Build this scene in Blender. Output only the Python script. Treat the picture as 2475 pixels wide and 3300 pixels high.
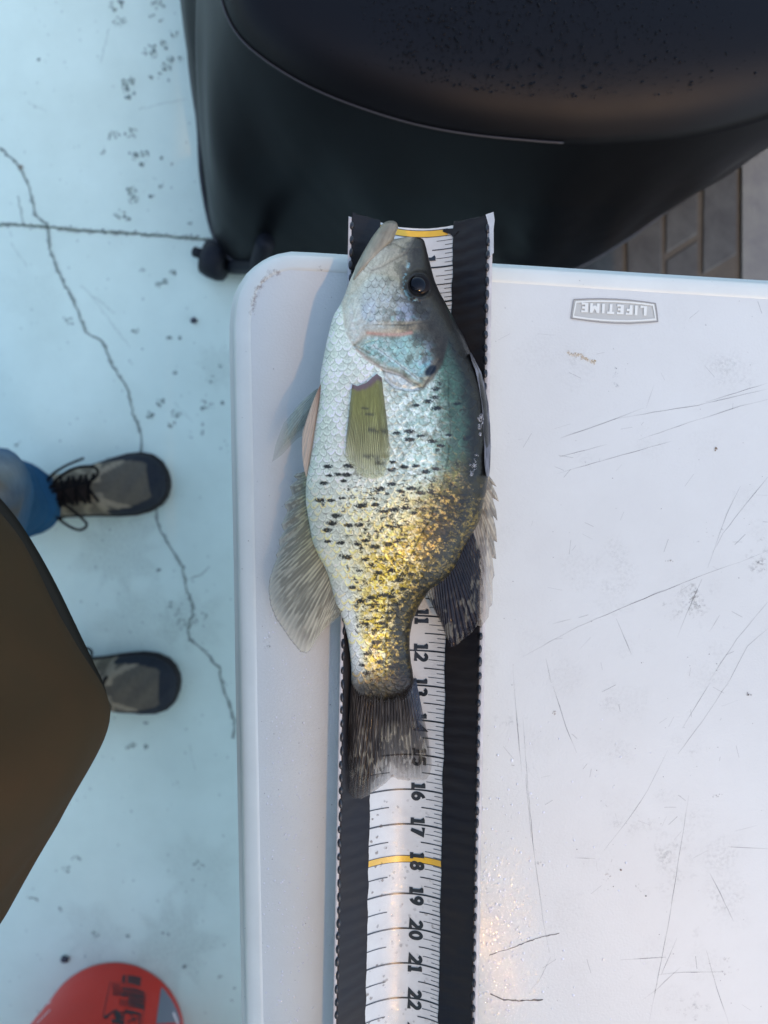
import bpy, math, random
import numpy as np
from mathutils import Vector, Matrix
random.seed(7); rng = np.random.default_rng(7)
SC = bpy.context.scene; COL = SC.collection
for o in list(bpy.data.objects): bpy.data.objects.remove(o)

# ------------------------------------------------------------------ camera, sky, sun, exposure
F = 2293.0          # focal length in photo pixels (photo 2475 x 3300)
TZ = 0.74           # table top height
HC = TZ + 0.5207    # camera height
cam = bpy.data.cameras.new('camera'); co = bpy.data.objects.new('camera', cam); COL.objects.link(co)
co.location = (0, 0, HC); co.rotation_euler = (0, 0, 0)
cam.sensor_fit = 'VERTICAL'; cam.sensor_height = 36.0; cam.lens = F / 3300 * 36
cam.clip_start = 0.02; cam.clip_end = 400
cam.dof.use_dof = True; cam.dof.focus_distance = 0.50; cam.dof.aperture_fstop = 5.2
SC.camera = co
SUN = Vector((0.36, -0.60, 1.0)).normalized()
w = bpy.data.worlds.new('World'); SC.world = w; w.use_nodes = True
nt = w.node_tree; bg = nt.nodes['Background']; sky = nt.nodes.new('ShaderNodeTexSky')
sky.sky_type = 'NISHITA'; sky.sun_disc = False
sky.sun_elevation = math.asin(SUN.z); sky.sun_rotation = math.atan2(SUN.x, SUN.y)
sky.air_density = 1.0; sky.dust_density = 1.2; sky.ozone_density = 0.2
nt.links.new(sky.outputs[0], bg.inputs[0]); bg.inputs[1].default_value = 0.15
sl = bpy.data.lights.new('sun', 'SUN'); so = bpy.data.objects.new('sun', sl); COL.objects.link(so)
sl.energy = 0.5; sl.angle = math.radians(0.8); sl.color = (0.78, 0.39, 0.11)
so.rotation_euler = SUN.to_track_quat('Z', 'Y').to_euler(); so.location = (1, -3, 5)
SC.view_settings.view_transform = 'Standard'; SC.view_settings.look = 'None'
SC.view_settings.exposure = 1.62; SC.view_settings.gamma = 1.0
SC.view_settings.use_curve_mapping = False
SC.cycles.transparent_max_bounces = 96

# ------------------------------------------------------------------ helpers
def U(x, y, z):
    """photo measurement (pixel) at a real height z -> real place"""
    d = HC - z
    return ((x - 1237.5) * d / F, (1650.0 - y) * d / F, z)
def UA(x, y, z):
    d = HC - z
    return np.stack([(x - 1237.5) * d / F, (1650.0 - y) * d / F, z + 0 * x], -1)
def L(v): # sRGB 0-255 -> linear
    return tuple(((c/255)/12.92 if c/255 <= .04045 else ((c/255+.055)/1.055)**2.4) for c in v)
def tag(o, label=None, cat=None, group=None, kind=None):
    if label: o['label'] = label
    if cat: o['category'] = cat
    if group: o['group'] = group
    if kind: o['kind'] = kind
    return o
def link(o, parent=None):
    COL.objects.link(o)
    if parent is not None: o.parent = parent
    return o
def empty(name, loc=(0, 0, 0)):
    o = bpy.data.objects.new(name, None); o.location = loc; o.empty_display_size = .05
    return link(o)
class MB:
    def __init__(s): s.v = []; s.f = []; s.a = []; s.c = []
    def add(s, vs, fs, al=None, col=None):
        b = len(s.v); s.v += [tuple(p) for p in vs]; s.f += [tuple(i+b for i in f) for f in fs]
        s.a += list(al) if al is not None else [1.0]*len(vs)
        s.c += list(col) if col is not None else [(1, 1, 1)]*len(vs)
    def build(s, name, mat, parent=None, smooth=False, origin=(0, 0, 0)):
        me = bpy.data.meshes.new(name)
        ox, oy, oz = origin
        me.from_pydata([(x-ox, y-oy, z-oz) for x, y, z in s.v], [], s.f); me.materials.append(mat)
        at = me.attributes.new('al', 'FLOAT', 'POINT'); at.data.foreach_set('value', np.array(s.a, dtype=np.float32))
        ac = me.attributes.new('Col', 'FLOAT_COLOR', 'POINT')
        cc = np.ones((len(s.v), 4), np.float32); cc[:, :3] = np.array(s.c, dtype=np.float32).reshape(-1, 3)
        ac.data.foreach_set('color', cc.ravel())
        me.update()
        if smooth: me.polygons.foreach_set('use_smooth', [True]*len(me.polygons))
        o = bpy.data.objects.new(name, me); o.location = origin
        return link(o, parent)
def grid_obj(name, P, mat, parent=None, col=None, al=None, wrap=False, cap=False, smooth=True):
    n, m = P.shape[:2]
    me = bpy.data.meshes.new(name)
    idx = np.arange(n*m).reshape(n, m)
    if wrap: nx = np.roll(idx, -1, 1); a, b, c, d = idx[:-1], nx[:-1], nx[1:], idx[1:]
    else: a, b, c, d = idx[:-1, :-1], idx[:-1, 1:], idx[1:, 1:], idx[1:, :-1]
    q = np.stack([a, b, c, d], -1).reshape(-1, 4)
    faces_n = len(q); loops = q.ravel().tolist() if cap else q.ravel()
    me.vertices.add(n*m); me.vertices.foreach_set('co', P.reshape(-1).astype(np.float32))
    nf = faces_n + (2 if cap else 0)
    lt = np.full(nf, 4, np.int32)
    if cap:
        loops = np.concatenate([np.array(loops), idx[0][::-1], idx[-1]]); lt[-2:] = m
    me.loops.add(len(loops)); me.loops.foreach_set('vertex_index', np.asarray(loops, dtype=np.int32))
    me.polygons.add(nf); ls = np.concatenate([[0], np.cumsum(lt)[:-1]]).astype(np.int32)
    me.polygons.foreach_set('loop_start', ls); me.polygons.foreach_set('loop_total', lt)
    me.update(calc_edges=True)
    if smooth: me.polygons.foreach_set('use_smooth', np.ones(nf, dtype=bool))
    if col is not None:
        ac = me.attributes.new('Col', 'FLOAT_COLOR', 'POINT')
        cc = np.ones((n*m, 4), np.float32); cc[:, :3] = col.reshape(-1, 3); ac.data.foreach_set('color', cc.ravel())
    if al is not None:
        at = me.attributes.new('al', 'FLOAT', 'POINT'); at.data.foreach_set('value', al.reshape(-1).astype(np.float32))
    me.materials.append(mat)
    o = bpy.data.objects.new(name, me)
    return link(o, parent)
# value noise
_T = rng.random((256, 256))
def vn(x, y, s=0):
    x = x + s*17.31; y = y + s*9.77
    xi = np.floor(x).astype(int); yi = np.floor(y).astype(int); fx = x-xi; fy = y-yi
    fx = fx*fx*(3-2*fx); fy = fy*fy*(3-2*fy)
    g = lambda a, b: _T[a & 255, b & 255]
    return (g(xi, yi)*(1-fx)+g(xi+1, yi)*fx)*(1-fy)+(g(xi, yi+1)*(1-fx)+g(xi+1, yi+1)*fx)*fy
def fbm(x, y, s=0, o=4):
    r = 0; a = .5; t = 0
    for k in range(o): r = r + a*vn(x*2**k, y*2**k, s+k*3); t += a; a *= .5
    return r/t
def sst(a, b, x):
    t = np.clip((x-a)/(b-a), 0, 1); return t*t*(3-2*t)
def pdist(px, py, poly):
    d = np.full(px.shape, 1e9)
    for (ax, ay), (bx, by) in zip(poly[:-1], poly[1:]):
        vx, vy = bx-ax, by-ay; l2 = vx*vx+vy*vy+1e-9
        t = np.clip(((px-ax)*vx+(py-ay)*vy)/l2, 0, 1)
        d = np.minimum(d, np.hypot(px-ax-t*vx, py-ay-t*vy))
    return d
def sdpoly(px, py, poly):
    ins = np.zeros(px.shape, bool); P = poly+[poly[0]]
    for (ax, ay), (bx, by) in zip(P[:-1], P[1:]):
        if ay == by: continue
        c = ((ay > py) != (by > py)) & (px < (bx-ax)*(py-ay)/(by-ay)+ax); ins ^= c
    d = pdist(px, py, P); return np.where(ins, -d, d)

# ------------------------------------------------------------------ materials
def mat(name, col=(.5, .5, .5), rough=.5, metal=0.0, var=.0, vscale=5, bump=0, bscale=100, bdist=.001, coat=0, coatr=.1,
        attr=False, alpha=False, spec=.5, col2=None, bstretch=None, sheen=0, trans=0, rvar=0, micro=None):
    m = bpy.data.materials.new(name); m.use_nodes = True; nt = m.node_tree; N = nt.nodes; K = nt.links
    b = N['Principled BSDF']; out = N['Material Output']
    b.inputs['Base Color'].default_value = (*col, 1); b.inputs['Roughness'].default_value = rough
    b.inputs['Metallic'].default_value = metal; b.inputs['Coat Weight'].default_value = coat
    b.inputs['Coat Roughness'].default_value = coatr; b.inputs['Specular IOR Level'].default_value = spec
    b.inputs['Sheen Weight'].default_value = sheen
    tc = N.new('ShaderNodeTexCoord'); src = tc.outputs['Object']
    csock = None
    if attr:
        a = N.new('ShaderNodeAttribute'); a.attribute_name = 'Col'; csock = a.outputs['Color']
    if var > 0 or col2:
        nz = N.new('ShaderNodeTexNoise'); nz.inputs['Scale'].default_value = vscale; nz.inputs['Detail'].default_value = 8
        nz.inputs['Roughness'].default_value = .62
        K.new(src, nz.inputs['Vector'])
        mr = N.new('ShaderNodeMapRange'); mr.inputs[1].default_value = .3; mr.inputs[2].default_value = .7
        K.new(nz.outputs['Fac'], mr.inputs[0])
        mx = N.new('ShaderNodeMix'); mx.data_type = 'RGBA'
        K.new(mr.outputs[0], mx.inputs['Factor'])
        if csock is not None:
            mx.blend_type = 'MULTIPLY'; mr.inputs[3].default_value = 0; mr.inputs[4].default_value = 1
            K.new(csock, mx.inputs[6]); mx.inputs[7].default_value = (1-var, 1-var, 1-var, 1)
        else:
            c2 = col2 or tuple(c*(1-var) for c in col)
            mx.inputs[6].default_value = (*col, 1); mx.inputs[7].default_value = (*c2, 1)
        csock = mx.outputs[2]
        if rvar:
            m2 = N.new('ShaderNodeMapRange'); m2.inputs[3].default_value = max(.02, rough-rvar); m2.inputs[4].default_value = rough+rvar
            K.new(nz.outputs['Fac'], m2.inputs[0]); K.new(m2.outputs[0], b.inputs['Roughness'])
    if csock is not None: K.new(csock, b.inputs['Base Color'])
    if bump:
        nb = N.new('ShaderNodeTexNoise'); nb.inputs['Scale'].default_value = bscale; nb.inputs['Detail'].default_value = 3
        if bstretch:
            mp = N.new('ShaderNodeMapping'); mp.inputs['Scale'].default_value = bstretch
            K.new(src, mp.inputs[0]); K.new(mp.outputs[0], nb.inputs['Vector'])
        else: K.new(src, nb.inputs['Vector'])
        bp = N.new('ShaderNodeBump'); bp.inputs['Strength'].default_value = bump; bp.inputs['Distance'].default_value = bdist
        K.new(nb.outputs['Fac'], bp.inputs['Height']); nrm = bp.outputs[0]
        if micro:
            n2 = N.new('ShaderNodeTexNoise'); n2.inputs['Scale'].default_value = micro[0]; n2.inputs['Detail'].default_value = 2
            K.new(src, n2.inputs['Vector'])
            b2 = N.new('ShaderNodeBump'); b2.inputs['Strength'].default_value = micro[1]; b2.inputs['Distance'].default_value = micro[2]
            K.new(n2.outputs['Fac'], b2.inputs['Height']); K.new(nrm, b2.inputs['Normal']); nrm = b2.outputs[0]
        K.new(nrm, b.inputs['Normal'])
        if coat: K.new(nrm, b.inputs['Coat Normal'])
    if alpha:
        a = N.new('ShaderNodeAttribute'); a.attribute_name = 'al'
        tr = N.new('ShaderNodeBsdfTransparent'); ms = N.new('ShaderNodeMixShader')
        fac = a.outputs['Fac']
        if alpha == 'noise':
            nn = N.new('ShaderNodeTexNoise'); nn.inputs['Scale'].default_value = 420; nn.inputs['Detail'].default_value = 6
            K.new(src, nn.inputs['Vector'])
            r2 = N.new('ShaderNodeMapRange'); r2.inputs[1].default_value = .42; r2.inputs[2].default_value = .66
            K.new(nn.outputs['Fac'], r2.inputs[0])
            mm = N.new('ShaderNodeMath'); mm.operation = 'MULTIPLY'; K.new(r2.outputs[0], mm.inputs[0]); K.new(fac, mm.inputs[1]); fac = mm.outputs[0]
        K.new(fac, ms.inputs[0]); K.new(tr.outputs[0], ms.inputs[1]); K.new(b.outputs[0], ms.inputs[2])
        K.new(ms.outputs[0], out.inputs[0])
    return m
M = {}
M['soil'] = mat('soil', (.10, .09, .07), .9, var=.4, vscale=3)
M['concrete'] = mat('concrete', (.69, .80, .66), .8, var=.16, vscale=7, bump=.35, bscale=260, bdist=.0006, col2=(.60, .70, .57))
M['slab2'] = mat('old_concrete', (.16, .17, .155), .9, var=.4, vscale=26, bump=.6, bscale=160, bdist=.0015, col2=(.115, .12, .12))
M['brick'] = mat('brick', (.066, .072, .068), .85, vscale=22, bump=.8, bscale=60, bdist=.002, col2=(.033, .035, .035))
M['mortar'] = mat('mortar', (.08, .076, .060), .95, vscale=60, bump=.8, bscale=150, bdist=.001, col2=(.06, .055, .045))
M['crack'] = mat('crack_dirt', (.15, .15, .13), .95, attr=True, alpha=True)
M['stain'] = mat('stain', (.2, .2, .18), .9, attr=True, alpha='noise')
M['decal'] = mat('wear_mark', (.2, .2, .18), .6, attr=True, alpha=True)
M['table'] = mat('table_plastic', (.53, .555, .515), .38, spec=.3, var=.05, vscale=14, bump=.55, bscale=620, bdist=.00035, micro=(1900, .35, .0001), col2=(.50, .52, .48))
M['rim'] = mat('table_rim_plastic', (.57, .60, .54), .42, spec=.35, var=.05, vscale=30, bump=.2, bscale=500, bdist=.0002, col2=(.53, .555, .50))
M['logo'] = mat('logo_recess', (.40, .415, .37), .6)
M['logo_hi'] = mat('logo_raised', (.60, .62, .55), .4)
M['steel'] = mat('leg_steel', (.25, .26, .27), .4, metal=.6)
M['cover'] = mat('cover_vinyl', (.0026, .0031, .0044), .44, var=.3, vscale=6, bump=.25, bscale=900, bdist=.0003, rvar=.08, spec=.145)
M['piping'] = mat('cover_piping', (.018, .017, .019), .5)
M['drop'] = mat('water_drop', (.001, .001, .0015), .12, spec=.12)
M['rubber'] = mat('black_rubber', (.008, .010, .014), .6, spec=.25, var=.2, vscale=40)
M['coro'] = mat('white_board', (.56, .57, .55), .45, var=.2, vscale=60, col2=(.40, .40, .37))
M['ruler'] = mat('ruler_vinyl', (.56, .58, .53), .42, spec=.3, vscale=45, bump=.35, bscale=45, bdist=.0008, col2=(.47, .48, .44), rvar=.12)
M['ink'] = mat('ruler_ink', (.012, .016, .018), .3)
M['yellow'] = mat('ruler_yellow', (.72, .43, .03), .3, var=.25, vscale=60)
M['tape'] = mat('black_tape', (.008, .009, .012), .42, vscale=26, col2=(.017, .015, .013), bump=.55, bscale=34, bdist=.0012, bstretch=(.25, 2.6, 1), spec=.16, rvar=.1)
M['flute'] = mat('flute_black', (.012, .014, .018), .35, var=.3, vscale=300)
M['skin'] = mat('fish_skin', attr=True, spec=.2, rough=.36, metal=.16, coat=.13, coatr=.06, var=.25, vscale=900, bump=.55, bscale=800, bdist=.0003)
M['jaw'] = mat('fish_lip', attr=True, spec=.25, rough=.42, metal=.0, coat=.15, coatr=.2, bump=.3, bscale=500, bdist=.0003)
M['fin'] = mat('fish_fin', attr=True, spec=.12, rough=.34, metal=.0, coat=.05, coatr=.06, alpha=True, bump=.2, bscale=700, bdist=.0003)
M['iris'] = mat('fish_iris', (.006, .0042, .0035), .3, spec=.12)
M['pupil'] = mat('fish_pupil', (.002, .003, .005), .10, spec=.22)
M['foam'] = mat('foam_bubble', (.55, .58, .6), .1, attr=True, alpha=True)
M['jacket'] = mat('brown_jacket_cloth', (.058, .028, .011), .9, spec=.12, col2=(.036, .026, .012), vscale=5, bump=.3, bscale=1400, bdist=.0004)
M['shirt'] = mat('dark_shirt_cloth', (.022, .019, .014), .9, spec=.1, bump=.3, bscale=1400, bdist=.0004)
M['denim'] = mat('denim', attr=True, spec=.15, rough=.85, var=.2, vscale=90, bump=.4, bscale=1300, bdist=.0004)
M['human'] = mat('human_skin', (.42, .24, .17), .5, var=.1, vscale=30)
M['hair'] = mat('hair', (.03, .022, .016), .6, bump=.8, bscale=300, bdist=.002)
M['shoe'] = mat('shoe_fabric', attr=True, spec=.15, rough=.85, var=.25, vscale=160, bump=.7, bscale=900, bdist=.0006)
M['sole'] = mat('shoe_sole', (.020, .019, .018), .8, spec=.2, var=.3, vscale=60)
M['lace'] = mat('shoe_lace', (.006, .005, .005), .9, spec=.1, bump=.6, bscale=1800, bdist=.0005)
M['bucket'] = mat('red_bucket_plastic', (.52, .030, .018), .45, spec=.25, var=.12, vscale=10)
M['print'] = mat('bucket_print', (.05, .012, .014), .5)
M['printdark'] = mat('bucket_print_dark', (.018, .010, .014), .5)
M['printgrey'] = mat('bucket_print_grey', (.13, .14, .17), .5)
M['printwhite'] = mat('bucket_print_white', (.7, .6, .6), .5)
M['pebble'] = mat('pebble_stone', (.055, .06, .075), .9, var=.5, vscale=200)


# ------------------------------------------------------------------ ribbons and stroke glyphs
def ribbon(mb, pts, wd, fn, al=1.0, col=(1, 1, 1), closed=False, taper=False):
    """mitred flat strip along 2-D pts; fn maps (x, y) -> 3-D"""
    P = np.array(pts, float)
    n = len(P)
    if n < 2: return
    T = np.zeros_like(P)
    if closed: T = np.roll(P, -1, 0) - np.roll(P, 1, 0)
    else: T[1:-1] = P[2:]-P[:-2]; T[0] = P[1]-P[0]; T[-1] = P[-1]-P[-2]
    T /= (np.linalg.norm(T, axis=1, keepdims=True)+1e-12)
    Nn = np.stack([-T[:, 1], T[:, 0]], 1)
    W = np.full(n, wd) if np.isscalar(wd) else np.array(wd)
    # mitre
    S = np.diff(np.vstack([P, P[:1]]) if closed else P, axis=0); S /= (np.linalg.norm(S, axis=1, keepdims=True)+1e-12)
    mit = np.ones(n)
    for i in range(n):
        a = S[i-1] if (closed or i > 0) else S[i]; b = S[i % len(S)] if (closed or i < n-1) else S[-1]
        c = float(np.clip(np.dot(a, b), -.6, 1)); mit[i] = 1/math.sqrt((1+c)/2)
    A = P+Nn*(W*mit/2)[:, None]; B = P-Nn*(W*mit/2)[:, None]
    vs = [fn(*p) for p in A]+[fn(*p) for p in B]
    fs = [(i, i+1, n+i+1, n+i) for i in range(n-1)]
    if closed: fs.append((n-1, 0, n, 2*n-1))
    als = [al]*(2*n) if np.isscalar(al) else list(al)*2
    mb.add(vs, fs, als, [col]*(2*n))
def arc(cx, cy, rx, ry, a0, a1, n=12):
    return [(cx+rx*math.cos(math.radians(a0+(a1-a0)*i/n)), cy+ry*math.sin(math.radians(a0+(a1-a0)*i/n))) for i in range(n+1)]
# glyphs: list of polylines in a box w x 1 ; t = half stroke inset
G = {
 '0': (.66, [arc(.33, .5, .23, .40, 0, 360, 22)]),
 '1': (.50, [[(.25, .0), (.25, 1.0)], [(.02, .08), (.48, .08)], [(.04, .80), (.17, .90)]]),
 '2': (.66, [arc(.33, .68, .22, .22, 165, -35, 12)+[(.12, .10), (.64, .10)]]),
 '3': (.66, [arc(.32, .71, .21, .20, 155, -85, 10), arc(.32, .31, .23, .22, 85, -155, 10)]),
 '4': (.66, [[(.50, 0), (.50, .92), (.10, .30), (.64, .30)]]),
 '5': (.66, [[(.58, .90), (.16, .90), (.13, .52)]+arc(.32, .34, .23, .25, 125, -150, 12)]),
 '6': (.66, [arc(.33, .32, .22, .23, 0, 360, 18), arc(.56, .34, .46, .58, 105, 185, 8)]),
 '7': (.62, [[(.04, .90), (.56, .90), (.24, .0)]]),
 '8': (.66, [arc(.33, .72, .19, .19, 0, 360, 16), arc(.33, .30, .22, .22, 0, 360, 18)]),
 '9': (.66, [arc(.33, .68, .22, .23, 0, 360, 18), arc(.10, .66, .46, .58, -75, 5, 8)]),
 'L': (.55, [[(.1, 1), (.1, .1), (.55, .1)]]), 'I': (.24, [[(.12, 0), (.12, 1)]]),
 'F': (.55, [[(.1, 0), (.1, .9), (.55, .9)], [(.1, .5), (.48, .5)]]),
 'E': (.55, [[(.55, .1), (.1, .1), (.1, .9), (.55, .9)], [(.1, .5), (.48, .5)]]),
 'T': (.62, [[(.31, 0), (.31, .95)], [(0, .9), (.62, .9)]]),
 'M': (.80, [[(.1, 0), (.1, 1.0)], [(.1, .95), (.4, .25)], [(.4, .25), (.7, .95)], [(.7, 0), (.7, 1.0)]]),
}
def glyph(mb, ch, fn, thick, ox, oy, s, lift=0.00003):
    """fn(x, y, dz); glyph drawn upright at (ox, oy) with height s"""
    for k, pl in enumerate(G[ch][1]):
        closed = math.dist(pl[0], pl[-1]) < 1e-6
        p = pl[:-1] if closed else pl
        ribbon(mb, [(ox+x*s, oy+y*s) for x, y in p], thick, lambda x, y, k=k: fn(x, y, k*lift), closed=closed)

# ------------------------------------------------------------------ ground
def sheet(name, pts, z, m, thick=None):
    mb = MB(); n = len(pts)
    vs = [(x, y, z) for x, y in pts]; fs = [tuple(range(n))]
    if thick:
        vs += [(x, y, z-thick) for x, y in pts]; fs += [(i, i+n, (i+1) % n+n, (i+1) % n) for i in range(n)]
    mb.add(vs, fs); return mb.build(name, m)
g = sheet('ground', [(-150, -150), (150, -150), (150, 150), (-150, 150)], -.06, M['soil']); tag(g, kind='structure')
# the light slab, cut by a control joint that runs under the grill (two sheets with a narrow groove)
jl = [(-700, 738), (0, 722), (120, 727), (260, 742), (430, 752), (640, 770), (900, 790), (1900, 860)]
jw = [U(x, y, 0)[:2] for x, y in jl]
jw = [(-6, jw[0][1])]+jw[:-1]+[(.21, jw[-1][1]-.01)]
gap = .0016
up = [(x, y+gap) for x, y in jw]; lo = [(x, y-gap) for x, y in jw]
slabA = sheet('concrete_patio', lo[::1]+[(.21, -5), (-6, -5)], 0, M['concrete'], .05); tag(slabA, kind='structure')
slabB = sheet('concrete_patio', [(-6, 6), (.21, 6)][::1]+up[::-1], 0, M['concrete'], .05); tag(slabB, kind='structure')
slabC = sheet('concrete_walk', [(.634, -5), (4, -5), (4, 6), (.634, 6)], 0.002, M['slab2'], .05); tag(slabC, kind='structure')
pav = sheet('brick_paving', [(.213, -5), (.632, -5), (.632, 6), (.213, 6)], -.0035, M['mortar'], .04); tag(pav, kind='structure')
# bricks with slanting ends
rows = [(.217, .278), (.283, .344), (.350, .424), (.430, .492), (.499, .557), (.565, .626)]
bid = 0
for ri, (x0, x1) in enumerate(rows):
    y = .25 + [.0, .11, .06, .13, .034, .17][ri]; 
    while y < 1.25:
        ln = random.uniform(.17, .21); sl_ = .036; g_ = .008
        zt = random.uniform(-.002, .0015)
        base = [(x0, y), (x1, y+sl_), (x1, y+ln+sl_-g_), (x0, y+ln-g_)]
        cx = (x0+x1)/2; cy = y+ln/2+sl_/2
        mb = MB(); b = .004; vs = []
        for ins, z in ((0, -.02), (0, zt-b), (b, zt)):
            for (px, py) in base:
                dx = cx-px; dy = cy-py; L_ = math.hypot(dx, dy)
                j = random.uniform(-.0014, .0014)
                vs.append((px+dx/L_*ins*1.3+j, py+dy/L_*ins*1.3+j, z))
        fs = [(8, 9, 10, 11)]
        for k in (0, 4):
            fs += [(k+i, k+(i+1) % 4, k+4+(i+1) % 4, k+4+i) for i in range(4)]
        mb.add(vs, fs); o = mb.build('brick', M['brick'], pav, origin=(cx, cy, 0)); y += ln

# unseen wall and overhang, added only to keep the left slab in shade
M['shade_siding'] = mat('shade_wall_paint', (.75, .74, .71), .7, var=.15, vscale=12)
hw = empty('shade_wall', (-1.2, -2.3, 0)); tag(hw, 'unseen lap sided wall added to shade the left slab', 'wall')
me0 = None
for k in range(24):
    x0, x1 = -3.2-(-1.2), 1.0-(-1.2); z0 = k*.2
    if me0 is None:
        mb = MB(); mb.add([(x0, .02, 0), (x1, .02, 0), (x1, 0, .2), (x0, 0, .2), (x0, -.2, 0), (x1, -.2, 0), (x1, -.2, .2), (x0, -.2, .2)], [(0, 1, 2, 3), (1, 5, 6, 2), (5, 4, 7, 6), (4, 0, 3, 7), (3, 2, 6, 7), (0, 4, 5, 1)])
        o = mb.build('shade_board', M['shade_siding'], hw); me0 = o.data
    else:
        o = bpy.data.objects.new('shade_board', me0); link(o, hw)
    o.location = (0, 0, z0)

mb = MB(); mb.add([(-2.0, -1.0, 4.8), (2.57, -1.0, 4.8), (2.57, .85, 4.72), (-2.0, .85, 4.72), (-2.0, -1.0, 4.95), (2.57, -1.0, 4.95), (2.57, .85, 4.87), (-2.0, .85, 4.87)], [(0, 3, 2, 1), (4, 5, 6, 7), (0, 1, 5, 4), (1, 2, 6, 5), (2, 3, 7, 6), (3, 0, 4, 7)])
mb.build('shade_eave', M['shade_siding'], hw)  # unseen overhang, added to carry the shade further over the slab
# cracks in the slab
def jag(pts, step=14, amp=3.0, seed=1):
    r = random.Random(seed); out = []
    for (ax, ay), (bx, by) in zip(pts[:-1], pts[1:]):
        n = max(1, int(math.dist((ax, ay), (bx, by))/step))
        for i in range(n):
            t = i/n; out.append((ax+(bx-ax)*t+r.uniform(-amp, amp), ay+(by-ay)*t+r.uniform(-amp, amp)))
    out.append(pts[-1]); return out
fl = lambda z: (lambda x, y: U(x, y, z))
mb = MB()
def crackline(pts, wd, al, col, seed, z=.0012):
    al *= .62
    p = jag(pts, 10, 3.2, seed); r = random.Random(seed+5)
    ws = [wd*r.uniform(.45, 1.35) for _ in p]
    ribbon(mb, p, [w_*2.1 for w_ in ws], fl(z), al*.33, col)
    ribbon(mb, p, ws, fl(z+.0006), al, col)
ck = L((88, 92, 86)); rust = L((140, 100, 60))
main = [(0, 475), (60, 535), (95, 605), (112, 690), (150, 722), (160, 800), (180, 860), (232, 960), (262, 1030), (275, 1070), (330, 1100), (362, 1180), (410, 1250), (428, 1330), (455, 1400), (452, 1450), (478, 1530)]
crackline(main, 6.2, .85, ck, 3)
crackline([(495, 1610), (505, 1660), (512, 1700), (545, 1760), (590, 1830), (598, 1890), (625, 1960), (605, 2030), (612, 2060), (670, 2110), (705, 2150), (722, 2220), (735, 2265), (755, 2320), (752, 2380)], 6, .8, ck, 4)
crackline([(478, 1530), (490, 1580), (495, 1610)], 6, .8, ck, 14)
crackline([(57, 630), (68, 690), (78, 722)], 3.5, .55, ck, 5)
crackline([(612, 1865), (650, 1850), (675, 1825)], 3, .5, ck, 6)
crackline([(610, 2400), (630, 2480)], 2.5, .2, ck, 7)
crackline([(0, 723), (120, 728), (260, 743), (430, 753), (640, 771), (700, 776)], 6.5, .8, L((112, 112, 98)), 8)
crackline([(66, 532), (70, 545)], 10, .9, rust, 9)
crackline([(95, 2895), (115, 2895), (123, 2905)], 4.5, .7, ck, 10)
for a, b, al in (((350, 90), (325, 200), .22), ((450, 350), (600, 320), .18), ((260, 920), (370, 1010), .25), ((300, 960), (420, 1120), .18), ((35, 780), (85, 860), .2), ((560, 1300), (620, 1360), .15), ((90, 330), (150, 360), .15)):
    crackline([a, b], 3, al, ck, int(a[0]))
o = mb.build('crack', M['crack'], slabA); tag(o, kind='stuff')
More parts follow.
